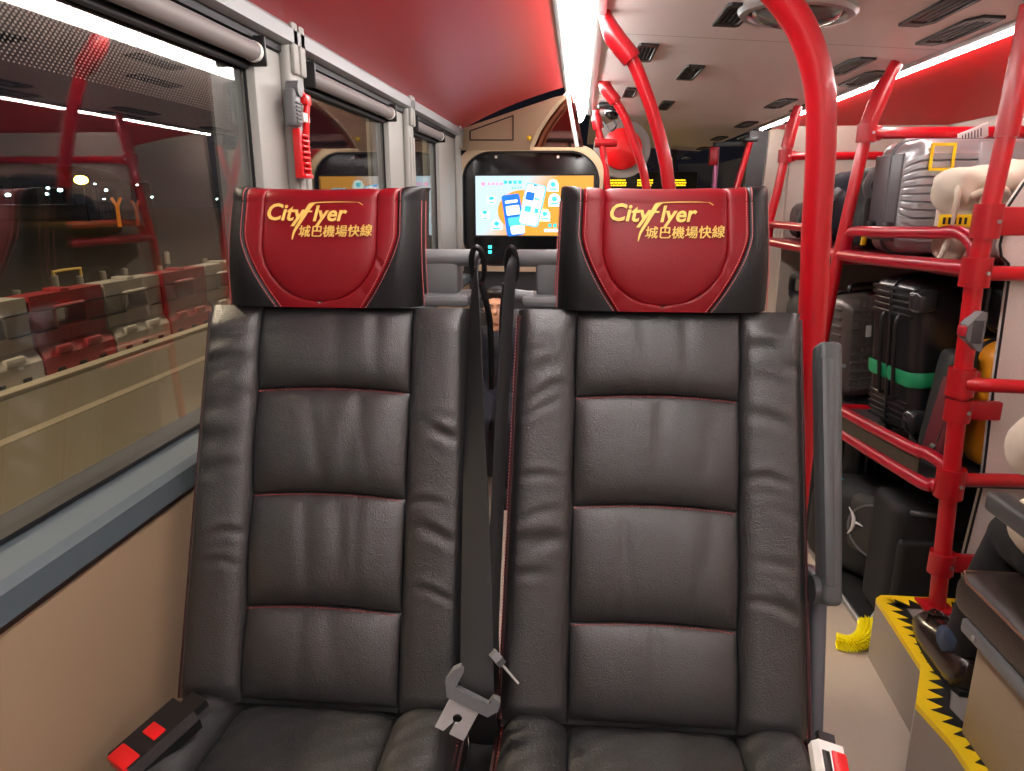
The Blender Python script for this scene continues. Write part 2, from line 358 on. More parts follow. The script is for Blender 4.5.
for (x, y, lx, ly, d, lab) in [
    (645,52,0.068,0.3,0,'small black square ceiling vent beside the nearest curved pole sleeve'), (690,72,0.068,0.32,0,'small black ceiling vent in the open middle of the ceiling'),
    (665,105,0.062,0.36,0,'small black ceiling vent right of the middle curved pole'), (734,14,0.075,0.24,0,'black ceiling vent touching the round ceiling dome'),
    (630,92,0.06,0.3,0,'small dark ceiling vent just right of the strip light by the second pole'),
    (943,8,0.075,0.34,1,'black slotted ceiling vent nearest the top right corner'), (957,30,0.075,0.34,1,'long black ceiling vent beside the right line light, nearest one'),
    (847,66,0.075,0.34,1,'short black ceiling vent just right of the big red pole'), (863,78,0.075,0.34,1,'long black ceiling vent above the post with the white cable'),
    (780,103,0.075,0.34,1,'short black ceiling vent just left of the big red pole'), (806,107,0.075,0.34,1,'long black ceiling vent partly behind the big red pole'),
    (746,124,0.075,0.34,1,'short black ceiling vent, third row back from the camera'), (774,124,0.075,0.34,1,'long black ceiling vent beside the line light above the slim rack post'),
    (719,138,0.075,0.34,1,'short black ceiling vent, fourth row back from the camera'), (747,137,0.075,0.34,1,'long black ceiling vent at the far end of the line light'),
    (703,148,0.075,0.34,1,'short black ceiling vent near the front of the bus'), (687,158,0.075,0.34,1,'tiny black ceiling vent farthest down the bus')]:
    vent(x, y, lx, ly, lab, d)
p = Vector((.56,2.13,ceil_z(.56)))
t = thing('ceiling_dome', 'round silver ringed ceiling dome behind the top of the big red pole', 'ceiling dome', p)
X = Matrix.Translation(p) @ slope
MB(X).lathe([(.150,.002),(.152,-.010),(.145,-.020),(.128,-.022),(.120,-.012),(.120,.0)], n=40).build('ring', M['alu'], t)
MB(X).lathe([(.121,-.004),(.115,-.016),(.095,-.030),(.06,-.040),(.02,-.044),(.001,-.0445)], n=40).build('dome', mat('smoked_dome', (90,86,84), .15, coat=.5), t)
# oval speaker in the red panel
q = at_z(481,71,1.825); t = thing('ceiling_speaker', 'oval black grille with pale rim set in the red left ceiling panel', 'speaker', q)
tilt = Matrix.Rotation(-math.atan(.135/.6+.05), 4, 'Y')
X = Matrix.Translation(q) @ tilt
MB(X).lathe([(.066,.006),(.070,-.002),(.064,-.008),(.054,-.006),(.054,.004)], n=32).build('rim', M['white'], t)
MB(X).lathe([(.056,.0),(.055,-.006),(.03,-.008),(.001,-.008)], n=32).build('grille', M['black'], t)
MB().tube([q+Vector((0,0,.004)), q+Vector((.001,0,.024))], .03).build('body', M['black'], t)

# ------------------------------------------------------------------ roller blinds
for i, ((a, b), lab) in enumerate(zip(wins[1:], ['grey rolled-up window blind above the large near window', 'grey rolled-up window blind above the middle window behind the hammer', 'grey rolled-up window blind above the farthest small window'])):
    t = thing('roller_blind', lab, 'blind', (-.665, a, 1.64), 'rolled-up window blinds')
    y0, y1 = a-.0+.02, b-.01
    MB().tube([(-.668,y0,1.642),(-.668,y1,1.642)], .019, 20).build('roll', M['tubeg'], t)
    MB().tube([(-.690,y0,1.617),(-.690,y1,1.617)], .007, 10).build('hem_bar', M['slot'], t)
    for y in (y0-.004, y1+.004): MB().span((-.71,y-.004,1.615),(-.645,y+.004,1.674),.003).build('end_bracket', M['black'], t)
    MB().tube([(-.668,y1-.014,1.642),(-.668,y1-.002,1.642)], .0205, 20).build('end_cap', M['white'], t)
# ------------------------------------------------------------------ emergency hammer on the pillar
hx, hy = -.640, 1.655
t = thing('emergency_hammer', 'red emergency glass hammer in a grey holder on the window pillar', 'emergency hammer', (hx, hy, 1.40))
b_ = MB(); b_.span((-.653, hy-.045, 1.508), (-.626, hy-.004, 1.588), .008, 3); b_.tube([(-.648, hy-.022, 1.588), (-.620, hy-.022, 1.588)], .017, 20)
for k in range(6): b_.span((-.628, hy-.040, 1.516+k*.008), (-.623, hy-.010, 1.520+k*.008), .001)
b_.build('bracket', M['grey'], t)
h = MB(); h.tube(smooth_path([(-.630, hy-.004, 1.585), (-.625, hy+.022, 1.566), (-.626, hy+.016, 1.530), (-.628, hy+.016, 1.495)], 6), .0075, 12); h.box((-.626, hy+.022, 1.570), (.016, .036, .024), .005)
h.build('hammer_head', M['red'], t)
g = MB(); g.span((-.645, hy-.022, 1.398), (-.628, hy-.010, 1.506), .004); g.span((-.645, hy-.012, 1.398), (-.624, hy+.036, 1.408), .003); g.span((-.645, hy+.028, 1.402), (-.628, hy+.036, 1.503), .003)
for k in range(7): g.span((-.640, hy-.012, 1.416+k*.0122), (-.625, hy+.030, 1.4215+k*.0122), .0015)
g.span((-.647, hy-.020, 1.399), (-.640, hy+.034, 1.505), .002)
g.build('red_cover', M['red'], t)
MB().span((-.632, hy-.012, 1.520), (-.620, hy+.026, 1.540), .002).build('paper_seal', M['paper'], t)
# ------------------------------------------------------------------ left platform
struct(MB().span((-.632,-2.6,0),(.36,1.30,.17)).build('floor_platform', M['tread'], smooth=False))

# ------------------------------------------------------------------ bus seats that face the camera
A0 = Vector((0,.880,.600)); A1 = Vector((0,1.080,1.187)); AD = A1-A0
AN = Vector((0,-AD.z,AD.y)).normalized(); ALEN = AD.length; AT = AD.normalized()
def back_pt(x, v, w): 
    p = A0+AD*v+AN*w; return Vector((x, p.y, p.z))
def half(v): return .213+.013*(1-clamp(v, -.2, 1.1))
SEAM_V = [.028, .262, .536, .797, 1.0]
CW = .120
def puff(s, p=5): return max(0., 1-abs(2*s-1)**p)**.5
def seat(cx, seed, label, aisle, extra_armrest):
    rnd = random.Random(seed)
    t = thing('bus_seat', label, 'bus seat', (cx, .85, .17), 'pair of leather seats facing the camera')
    # centre panels
    names = ['lower', 'waist', 'middle', 'upper']
    for k in range(4):
        v0, v1 = SEAM_V[k], SEAM_V[k+1]
        folds = [(rnd.uniform(.25,.8), rnd.uniform(-.15,.15), rnd.uniform(.0015,.0032), rnd.uniform(.03,.07)) for _ in range(4 if k in (1, 2) else 2)]
        def fn(s, r, v0=v0, v1=v1, folds=folds, k=k):
            x = cx+CW*(2*s-1); v = v0+(v1-v0)*r
            bow = -.010*(2*s-1)**2
            if k < 3: v += bow*r*1.0
            if k > 0: v += bow*(1-r)
            w = .016*puff(s, 4)*puff(r, 5)+.008*math.sin(PI*r**.8)
            for (s0, ti, am, wd) in folds:
                w -= am*math.exp(-((s-s0-ti*(r-.5))/wd)**2)*(.25+.75*r)*min(1, 6*(1-r))
            w += .0018*math.sin(17*s+3*k)*(r**2)*(1-r)*4*.4
            return back_pt(x, v, w)
        MB().grid(fn, cosl(0, 1, 61), cosl(0, 1, 49)).build('back_panel', M['leather'], t, fix=False, ang=70)
    # side bolsters wrapping to the back
    for sd in (-1, 1):
        creases = [(rnd.uniform(.30,.92), rnd.uniform(-.04,.04), rnd.uniform(.0012,.0032), rnd.uniform(.010,.020), rnd.uniform(.3,.75)) for _ in range(11)]
        if sd == 1 and cx < 0: creases = creases[:6]
        def fn(s, v):
            h = half(v); x0 = CW; x1 = h-.004
            if s <= 1:
                x = x0+(x1-x0)*s
                w = .021*(max(0, 1-(2*s-1)**4))**.5*(1 if s < .5 else 1)+.012*s*s*(1-s)*2-.010*max(0, s-.86)/.14
                w *= min(1., ((1.0-v)*16+.12)**.5) * min(1., ((v-.02)*20+.2)**.5)
                for (cv, ti, am, wd, sc) in creases:
                    e = math.exp(-((s-sc)/.32)**2); z = (v-cv-ti*(s-.5)-.012*math.sin(5*s))/wd
                    w += e*am*(-math.exp(-z*z)+.7*math.exp(-(z-1.7)**2)+.35*math.exp(-(z+1.6)**2))
            else:
                q = s-1; x = x1+.006*math.sin(min(q*3, 1)*PI/2)-.015*q; w = -.010-.075*q
            return back_pt(cx+sd*x, v, w)
        us = cosl(0, 1, 33)+lin(1.05, 2, 10)
        MB().grid(fn, us, lin(.02, 1.0, 120), flip=sd < 0).build('side_bolster', M['leather'], t, fix=False, ang=70)
    # top edge of the backrest
    def topfn(s, q):
        x = half(1)*(2*s-1); a = q*PI/2
        e = 1-.35*abs(2*s-1)**8
        return back_pt(cx+x*.985, 1.0+.012*math.sin(a)*e-.004, .004-.07*(1-math.cos(a)) if q < 1 else -.07)
    MB().grid(topfn, lin(0, 1, 25), lin(0, 1, 7)).build('top_edge', M['leather2'], t, fix=False)
    # back shell
    if cx < 0: MB().span((-.150,.46,.36),(-.100,.96,.555),.01).build('seat_beam', M['matblack'], t)
    sh = MB()
    for (a, b) in ((-.02, 1.005),):
        pts = [back_pt(cx-half(a)+.006, a, -.02), back_pt(cx+half(a)-.006, a, -.02), back_pt(cx+half(b)-.006, b, -.02), back_pt(cx-half(b)+.006, b, -.02)]
        pts += [back_pt(cx-half(a)+.006, a, -.095), back_pt(cx+half(a)-.006, a, -.095), back_pt(cx+half(b)-.006, b, -.095), back_pt(cx-half(b)+.006, b, -.095)]
        sh.add(pts, [(0,1,2,3),(7,6,5,4),(0,4,5,1),(1,5,6,2),(2,6,7,3),(3,7,4,0)])
    sh.build('back_shell', M['dgrey'], t, ang=20)
    # stitching: horizontal seams and the outer double seams
    sti = None
    def dash(p, d, up, L=.0026, W=.0007): 
        d = d.normalized(); up = up.normalized(); c_ = d.cross(up).normalized()
        vs = [p+d*(a*L/2)+c_*(b*W)+up*(e*.0006) for a in (-1, 1) for b in (-1, 1) for e in (-1, 1)]
        sti.add(vs, [(0,1,3,2),(4,6,7,5),(0,4,5,1),(2,3,7,6),(0,2,6,4),(1,5,7,3)])
    for k in (1, 2, 3):
        sti = MB()
        for i in range(46):
            s = .012+i/46; 
            if s > .99: continue
            bow = -.010*(2*s-1)**2
            dash(back_pt(cx+CW*(2*s-1), SEAM_V[k]+bow-.0045, .0075), Vector((1,0,0)), AN)
        sti.build('seam_stitching', M['thread'], t, smooth=False, fix=False)
    for sd in (-1, 1):
        pp = MB(); sti = MB()
        for i in range(118):
            v = .025+i/118*.965
            dash(back_pt(cx+sd*(half(v)-.0085), v, .0035), AT, AN)
            dash(back_pt(cx+sd*(half(v)-.0008), v, -.004), AT, AN)
        pp.tube([back_pt(cx+sd*(half(v)-.0045), v, .0005) for v in lin(.02, .985, 40)], .0028, 8)
        sti.build('edge_stitching', M['palethread'], t, smooth=False, fix=False)
        pp.build('piping', M['redpipe'], t)
    # seat cushion: three sections
    def cush(xa, xb, edge):
        def fn(s, q):
            x = xa+(xb-xa)*s; y = .905-.46*q
            z = .600+.020*puff(s, 4)*min(1, (q*12+.05))**.5+.010*math.sin(PI*min(1, q*1.1))
            if edge: 
                e = s if xb > xa else s
                z += .014*math.sin(PI*e)-.035*max(0, e-.72)**2/.08
            z -= .016*max(0, 1-q/.10)
            z -= .09*max(0, q-.86)**2/.02
            z += .0016*math.sin(x*90+q*31)*math.sin(q*40+x*20)
            return (cx+x, y, z)
        return MB().grid(fn, cosl(0, 1, 31), [.5-.5*math.cos(PI*i/60) for i in range(61)], flip=(xb > xa))
    cu = cush(-CW, CW, False); cu.build('cushion_centre', M['leather'], t, fix=False, ang=70)
    for sd in (-1, 1): cush(sd*CW, sd*.222, True).build('cushion_side', M['leather'], t, fix=False, ang=70)
    cb = MB().span((cx-.220,.445,.49),(cx+.220,.935,.596),.02); cb.build('cushion_base', M['leather2'], t)
    for sd in (-1, 1):
        s2 = MB(); sti = s2
        for i in range(60):
            y = .90-.0075*i; dash(Vector((cx+sd*.2165, y, .5975)), Vector((0,1,0)), Vector((sd*.5,0,1)))
        s2.build('cushion_stitching', M['thread'], t, smooth=False, fix=False)
        MB().tube([(cx+sd*.2225, y, .592) for y in lin(.90,.46,8)], .003, 8).build('cushion_piping', M['redpipe'], t)
    # plinth and frame
    MB().span((cx-.19,.52,.17),(cx+.19,.90,.49),.01).build('plinth', M['dgrey'], t)
    # ---------------- headrest
    hx = cx-.020 if cx < 0 else cx+.004
    Z0, Z1 = 1.190, 1.368; HW = .151; RC = .040; DP = .085
    def cross(s):
        a = abs(s); sg = 1 if s >= 0 else -1; f = HW-RC
        if a <= f: return s, .006*(s/f)**2*0-.004*math.cos(s/f*PI/2)
        L = RC*PI/2
        if a <= f+L:
            th = (a-f)/RC; return sg*(f+RC*math.sin(th)), RC*(1-math.cos(th))
        return sg*HW, RC+min(a-f-L, DP-RC)
    SMAX = HW-RC+RC*PI/2+DP-RC
    RT = .017
    def S(s, zt, w=0.):
        """zt: 0 bottom .. 1 top of front; above 1 rolls over the top"""
        x, yo = cross(s); top = Z1-.007*math.cos(x/HW*PI/2)-.010*clamp(yo/DP)**2
        taper = 1+.035*(1-min(zt, 1)); yf = 1.060+.028*min(zt, 1)-.010*math.sin(PI*min(zt, 1))
        if zt <= 1: z = Z0+(top-RT-Z0)*zt; yt = 0
        elif zt <= 2: a = (zt-1)*PI/2; z = top-RT+RT*math.sin(a); yt = RT*(1-math.cos(a))
        else: z = top; yt = RT+(DP-RT)*(zt-2)
        p = Vector((hx+x*taper, yf+yo+yt*(1-clamp(yo/DP)), z))
        if w:
            n = Vector((math.sin(math.asin(clamp(x/HW, -1, 1)))*.0 if abs(s) < HW-RC else (1 if s > 0 else -1)*clamp(yo/RC), -1+clamp(yo/RC), .0))
            if zt > 1: n += Vector((0, .8*min(1, zt-1), 1.2*min(1, zt-1)))
            n.z += .2; p += n.normalized()*w
        return p
    def wi(zt): return .088 if zt >= .62 else (.088*max(0, 1-((.62-zt)/.56)**2)**.5 if zt > .06 else 0.)
    def wo(zt): 
        if zt >= .70: return .119
        q = (.70-zt)/.70; return .119-.055*q**1.4
    T1 = cosl(.06, 1, 40)+lin(1.1, 2, 8)+[2.3, 3]
    T0 = lin(0, 1, 50)+lin(1.1, 2, 8)+[2.3, 3]
    def inner(u, zt): 
        a = wi(zt); e = puff((u+1)/2, 8)*min(1, ((zt-.06)*9)**.5 if zt > .06 else 0); 
        return S(u*a, zt, -.0015+.0060*e)
    MB().grid(inner, cosl(-1, 1, 33), T1).build('headrest_tongue', M['redlea'], t, fix=False, ang=70)
    for sd in (-1, 1):
        wr = [(rnd.uniform(.1,.5), rnd.uniform(.002,.0035)) for _ in range(5)]
        def bord(u, zt): 
            a, b = wi(zt), wo(zt); pu = puff(u, 4)
            if u < .5: pu = 1+(pu-1)*clamp((zt-.04)/.05)
            w = -.0015+.0045*pu
            for z0, am in wr: w -= am*.6*math.exp(-((zt-z0+.12*(u-.5))/.018)**2)*puff(u, 2)
            return S(sd*(a+(b-a)*u), zt, w)
        MB().grid(bord, cosl(0, 1, 13), T0, flip=sd < 0).build('headrest_border', M['redlea'], t, fix=False, ang=70)
        def side(u, zt):
            a = wo(zt); s = a+(SMAX-a)*u; return S(sd*s, zt, -.0015+.005*puff(min(1, u*1.6), 4))
        MB().grid(side, cosl(0, .6, 18)+lin(.65, 1, 7), T0, flip=sd < 0).build('headrest_side', M['blacklea'], t, fix=False, ang=70)
    hs = MB().span((hx-.147,1.110,1.188),(hx+.147,1.172,1.352),.02,3); hs.build('headrest_back', M['blacklea'], t)
    for sd in (-1, 1):
        sti = MB()
        for off in (-.0042, .0042):
            for i in range(44):
                zt = .01+i/44*.99; p = S(sd*(wo(zt)+off), zt, .0022); q_ = S(sd*(wo(zt+.01)+off), zt+.01, .0022)
                dash(p, q_-p, Vector((0,-1,.2)), .0026, .0005)
        sti2 = sti
        for so in (.158, .171):
            sti = MB()
            for i in range(44):
                zt = .01+i/44*.99; p = S(sd*so, zt, .0038); q_ = S(sd*so, zt+.01, .0038)
                dash(p, q_-p, Vector((sd*.7,-.7,.2)), .0026, .0006)
            sti.build('headrest_side_stitching', M['palethread'], t, smooth=False, fix=False)
        sti = sti2
        for i in range(8):
            zt = 1.05+i*.12
            for off in (-.0042, .0042):
                p = S(sd*(wo(1)+off), zt, .0022); q_ = S(sd*(wo(1)+off), zt+.02, .0022); dash(p, q_-p, Vector((0,-.5,1)), .0026, .0005)
        sti.build('headrest_stitching', M['palethread'], t, smooth=False, fix=False)
    # embroidery
    em = MB()
    def wrap(V, F, ox, oz, h=.0062):
        b = []
        for v in V:
            x = ox+v.x; z = oz+v.y; zt = (z-Z0)/(Z1-RT-Z0-.004); b.append(S(x, zt, h+v.z))
        em.add(b, F)
    V, F = text_poly('City', .0345, .22, .0007, extrude=.0006); wrap(V, F, -.083, 1.3210)
    V, F = text_poly('lyer', .0325, .22, .0007, extrude=.0006); wrap(V, F, -.0090, 1.3210)
    V, F = text_poly('城巴機場快線', .0184, .10, 0, extrude=.0006, spacing=1.04)
    for dx_, dz_ in ((-.0003,0),(.0003,0),(0,.0003)): wrap(V, F, -.0295+dx_, 1.2985+dz_)
    # the long f of the wordmark runs into a swoosh
    sw = smooth_path([(-.042,1.288,0),(-.039,1.300,0),(-.030,1.316,0),(-.023,1.329,0),(-.017,1.3385,0),(-.009,1.3445,0),(.006,1.3475,0),(.022,1.3475,0),(.037,1.3455,0),(.050,1.3415,0),(.058,1.3365,0)], 8)
    wd = [0.0004+.0028*math.sin(PI*min(1, i/len(sw)*1.15))**.8 for i in range(len(sw))]
    sv = []
    for i, p in enumerate(sw):
        a = sw[max(i-1, 0)]; b = sw[min(i+1, len(sw)-1)]; n = Vector((-(b-a).y, (b-a).x, 0)).normalized()
        for k in (-1, 1): sv.append(p+n*(k*wd[i])-Vector((0,1.0*0,0)))
    off = [Vector((v.x, v.y, .0006)) for v in sv]+[Vector((v.x, v.y, -.0006)) for v in sv]
    n2 = len(sv); ff = [(2*i, 2*i+1, 2*i+3, 2*i+2) for i in range(len(sw)-1)]
    ff += [tuple(n2+k for k in f[::-1]) for f in ff]
    wrap([Vector(((v.x+.042)*1.06-.0385, (v.y-1.288)*1.04+1.2925, v.z)) for v in off], ff, 0, 0)
    V = [Vector((-.0305,1.3275,.0006)),Vector((-.0135,1.3275,.0006)),Vector((-.0130,1.3300,.0006)),Vector((-.030,1.3300,.0006))]; wrap(V, [(0,1,2,3)], .004, .006)
    em.build('embroidery', M['gold'], t, smooth=False, fix=False)['label'] = 'gold embroidered lettering'
    # ---------------- grey grab handle between the two seats
    sd = 1 if aisle else -1                          # towards the gap
    a = hx+sd*.140; e = cx+sd*.226
    gh = MB(); gh.tube([(a,1.122,1.262),(e-sd*.012,1.122,1.262),(e-sd*.003,1.122,1.262)], [.0135,.0135,.008], 16); gh.build('grab_handle', M['grey'], t)
    gb = MB(); x0, x1 = sorted((a, cx+sd*.186)); gb.span((x0,1.112,1.205),(x1,1.160,1.268),.008); x0, x1 = sorted((a, cx+sd*.206)); gb.span((x0,1.085,1.189),(x1,1.165,1.207),.007)
    gb.tube([(cx+sd*.19,1.11,1.202),(cx+sd*.225,1.11,1.207)], [.010,.009], 12)
    gb.build('handle_bracket', M['grey'], t)
    if extra_armrest:
        # folded armrest standing up beside the backrest
        ar = MB(); Xa0, Xa1 = .357, .389
        lo, hi = Vector((0,.925,.800)), Vector((0,1.085,1.142)); dv = (hi-lo).normalized(); nn = Vector((0,-dv.z,dv.y))
        L = (hi-lo).length
        R = Matrix((( 1,0,0,0),(0,nn.y,dv.y,0),(0,nn.z,dv.z,0),(0,0,0,1)))
        ar.box((0,0,0), (Xa1-Xa0, .040, L), .009, 3, xf=Matrix.Translation(((Xa0+Xa1)/2,(lo.y+hi.y)/2,(lo.z+hi.z)/2)) @ R)
        ar.box((0,0,0), (.018, .046, L-.05), .006, 2, xf=Matrix.Translation(((Xa0+Xa1)/2-.006,(lo.y+hi.y)/2,(lo.z+hi.z)/2)) @ R)
        for i_, v_ in enumerate(ar.v):
            k_ = clamp((v_[2]-.80)/.34); xc = .373; ar.v[i_] = (xc+(v_[0]-xc)*(.80+.28*k_)-.012*(1-k_), v_[1], v_[2])
        o = ar.build('armrest', mat('armrest_grey', (74,77,78), .45, bump=.08, bscale=500), t)
        MB().tube([(.340,.940,.815),(.374,.940,.815)], .020, 16).build('armrest_pivot', M['dgrey'], t)
        f_ = MB(); lo2 = Vector((0,.90,.40)); hi2 = Vector((0,1.00,.815)); dv = (hi2-lo2).normalized(); nn = Vector((0,-dv.z,dv.y)); R = Matrix((( 1,0,0,0),(0,nn.y,dv.y,0),(0,nn.z,dv.z,0),(0,0,0,1)))
        f_.box((0,0,0), (.022,.07,(hi2-lo2).length), .008, 3, xf=Matrix.Translation((.362,(lo2.y+hi2.y)/2,(lo2.z+hi2.z)/2)) @ R)
        f_.span((.352,.52,.17),(.372,.94,.47),.006)
        f_.build('side_frame', mat('slate_grey_frame', (84,86,92), .4), t)
        MB().tube([(.388,1.062,1.112),(.3945,1.062,1.112)], .004, 10).build('screw', M['dgrey'], t)
    return t
seatL = seat(-.373, 3, 'black leather seat with red headrest nearest the window', True, False)
seatR = seat(.120, 11, 'black leather seat with red headrest on the aisle side, armrest folded up', False, True)

# ------------------------------------------------------------------ seat belts
def ribbon(path, widths, dirs, th=.0016):
    P = [Vector(p) for p in path]; mb = MB(); vs = []; fs = []
    for i, p in enumerate(P):
        d = Vector(dirs[i]).normalized(); tg = (P[min(i+1, len(P)-1)]-P[max(i-1, 0)]).normalized(); n = tg.cross(d).normalized()
        for a in (-1, -.5, 0, .5, 1):
            vs.append(p+d*(a*widths[i]/2)+n*(th/2+.0022*(1-a*a)))
        for a in (1, .5, 0, -.5, -1):
            vs.append(p+d*(a*widths[i]/2)-n*(th/2-.0022*(1-a*a)))
    for i in range(len(P)-1):
        for k in range(10): fs.append((i*10+k, i*10+(k+1) % 10, (i+1)*10+(k+1) % 10, (i+1)*10+k))
    fs.append(tuple(range(10))); fs.append(tuple((len(P)-1)*10+k for k in range(9, -1, -1)))
    return mb.add(vs, fs)
def lerpv(a, b, t): return Vector(a)+(Vector(b)-Vector(a))*t
t = thing('seat_belt', 'black belt hanging beside the window seat with a grey and silver tongue', 'seat belt', (-.145,1.05,.70), 'black seat belts in the gap')
pts = smooth_path([(-.152,1.110,1.268),(-.153,1.078,1.250),(-.153,1.055,1.19),(-.148,1.000,1.03),(-.138,.93,.87),(-.130,.868,.74),(-.126,.842,.68),(-.122,.862,.61),(-.122,.88,.57)], 6)
n = len(pts); ds = []; ws = []
for i in range(n):
    q = i/(n-1); k = clamp((q-.12)/.55); ds.append(Vector((.15+.85*k, -(1-k)*.95, -.25*(1-k)))); ws.append(.047)
ribbon(pts, ws, ds).build('webbing', M['web'], t, ang=60)
lp = MB(); lp.tube([(-.156+.010*math.sin(a), 1.108-.020*math.cos(a)*.6, 1.252+.028*math.cos(a)) for a in lin(0, 2*PI, 25)[:-1]], .0045, 8, closed=True); lp.tube(smooth_path([(-.150,1.10,1.225),(-.142,1.105,1.190),(-.138,1.115,1.150),(-.138,1.12,1.05)]), .005, 8)
lp.build('belt_guide', M['black'], t)
TX = Matrix.Translation((-.133,.822,.694)) @ Matrix.Scale(1.15, 4) @ Matrix.Rotation(math.radians(27), 4, 'Y') @ Matrix.Rotation(math.radians(-12), 4, 'X')
def tongue(X, t):
    g = MB(X); 
    g.prism([(-.034,.022),(-.028,.030),(-.022,.026),(-.022,.004),(.022,.004),(.024,.014),(.033,.014),(.036,.002),(.028,-.010),(-.026,-.010),(-.036,.006)], -.006, .006)
    g.build('tongue_grip', M['grey'], t, ang=25)
    p = MB(X); an = lin(PI/2, PI/2-2*PI, 17)[:-1]
    hole = [(-.002+.0058*math.cos(a), -.030+.0058*math.sin(a)) for a in an]; out = []
    for a in an:
        m_ = max(abs(math.cos(a)), abs(math.sin(a))); out.append((-.002+.019*math.cos(a)/m_, -.030+.021*math.sin(a)/m_))
    vs = [(x,y_,z) for y_ in (-.0015,.0015) for L_ in (hole, out) for x, z in L_]
    fs = []
    for i in range(16):
        if i == 8: continue
        j = (i+1) % 16; fs += [(i,j,16+j,16+i),(32+i,48+i,48+j,32+j),(i,32+i,32+j,j),(16+i,16+j,48+j,48+i)]
    p.add(vs, fs); p.span((-.021,-.0015,-.012),(.017,.0015,-.003))
    p.build('tongue_plate', M['steel'], t)
tongue(TX, t)
t = thing('seat_belt', 'black belt beside the aisle seat, its tongue half hidden behind the other belt', 'seat belt', (-.10,1.05,.70), 'black seat belts in the gap')
pts = smooth_path([(-.100,1.110,1.268),(-.101,1.080,1.250),(-.104,1.055,1.19),(-.108,1.000,1.03),(-.111,.945,.87),(-.112,.895,.76),(-.112,.885,.70),(-.114,.89,.62),(-.115,.90,.57)], 6)
n = len(pts); ds = [Vector((.30+.25*i/n, .95, .25)) for i in range(n)]
ribbon(pts, [.040]*n, ds).build('webbing', M['web'], t, ang=60)
lp = MB(); lp.tube([(-.103+.008*math.sin(a), 1.108-.020*math.cos(a)*.6, 1.252+.028*math.cos(a)) for a in lin(0, 2*PI, 25)[:-1]], .0045, 8, closed=True); lp.tube(smooth_path([(-.112,1.10,1.225),(-.116,1.105,1.190),(-.119,1.115,1.150),(-.119,1.12,1.05)]), .005, 8)
lp.build('belt_guide', M['black'], t)
tongue(Matrix.Translation((-.108,.872,.728)) @ Matrix.Rotation(math.radians(-38), 4, 'Y') @ Matrix.Rotation(math.radians(-60), 4, 'Z'), t)
# buckles
def buckle(c, rz, rx, body, names, label, ry=0):
    t = thing('seat_belt_buckle', label, 'buckle', c)
    X = Matrix.Translation(Vector(c)) @ Matrix.Scale(1.15 if body is M['black'] else .80, 4) @ Matrix.Rotation(rz, 4, 'Z') @ Matrix.Rotation(rx, 4, 'X') @ Matrix.Rotation(ry, 4, 'Y')
    b = MB(X); b.prism([(-.024,-.016),(.024,-.016),(.027,0),(.021,.011),(-.021,.011),(-.027,0)], -.042, .042); 
    o = b.build('housing', body, t, ang=25)
    MB(X).prism([(-.014,-.006),(.014,-.006),(.014,.004),(-.014,.004)], .040, .062).build('stalk', M['black'], t)
    return t, X
t, X = buckle((-.548,.752,.655), math.radians(-28), math.radians(14), M['black'], None, 'black belt buckle with two red buttons by the window wall')
MB(X).span((-.018,-.046,-.004),(.018,-.024,.0125),.003).build('release_button', M['red'], t)
MB(X).span((-.010,-.006,.009),(.014,.010,.0125),.001).build('red_mark', M['red'], t)
MB(X).span((-.015,-.0445,-.009),(.015,-.040,-.005),.001).build('slot', M['dgrey'], t)
t, X = buckle((.331,.775,.655), math.radians(-6), math.radians(22), M['white'], None, 'white belt buckle with red button at the aisle edge of the seat', math.radians(20))
MB(X).span((-.002,-.047,-.008),(.024,.030,.0135),.003).build('release_button', M['red'], t)
MB(X).span((-.018,-.0435,-.007),(-.005,.026,.0125),.001).build('slot', M['black'], t)

# ------------------------------------------------------------------ red grab poles on the left of the aisle
def pole(label, path, rad, sleeve_n, sx=1):
    P = smooth_path(path, 8); t = thing('grab_pole', label, 'grab pole', P[-1], 'curved red grab poles along the aisle')
    MB().tube(P, rad, 20).build('tube', M['pole'], t)
    S_ = P[:sleeve_n]; k = len(S_)
    rs = [rad*(.55+.95*min(1, i/(k*.45))**.8) for i in range(k)]; rs[-1] = rad*1.42
    MB().tube(S_, rs, 20).build('sleeve', M['poledark'], t, ang=50)
    MB().lathe([(.001,.004),(rad*1.1,.004),(rad*1.1,-.004),(.001,-.004)], c=P[0], n=16).build('ceiling_flange', M['poledark'], t)
    return t
pole('biggest red pole rising behind the aisle seat shoulder and bending to the ceiling',
     [(.07,1.25,1.862),(.135,1.25,1.800),(.20,1.25,1.740),(.275,1.25,1.680),(.336,1.25,1.612),(.372,1.25,1.530),(.385,1.25,1.44),(.392,1.25,1.30),(.402,1.25,1.10),(.405,1.25,.60),(.405,1.25,.012)], .0232, 8)
pole('nearest of the three smaller curved red poles behind the aisle seat headrest',
     [at_y(603,10,2.25),at_y(614,36,2.25),at_y(632,60,2.25),at_y(643,85,2.25),at_y(655,120,2.25),at_y(665,160,2.25),at_y(669,187,2.25),Vector((.31,2.25,1.2)),Vector((.33,2.25,.9)),Vector((.33,2.25,.012))], .0195, 17)
pole('middle one of the three smaller curved red poles behind the aisle seat headrest',
     [at_y(600,72,3.5),at_y(606,88,3.5),at_y(616,102,3.5),at_y(626,120,3.5),at_y(635,145,3.5),at_y(643,170,3.5),at_y(647,190,3.5),Vector((.37,3.5,1.2)),Vector((.38,3.5,.9)),Vector((.38,3.5,.012))], .0195, 17)
fp = pole('farthest and slimmest curved red pole beside the round red disc',
     [at_y(596,110,4.45),at_y(597,122,4.45),at_y(599,132,4.45),at_y(602,145,4.45),at_y(605,165,4.45),at_y(608,190,4.45),Vector((.21,4.45,1.2)),Vector((.22,4.45,.9)),Vector((.22,4.45,.012))], .0205, 15)
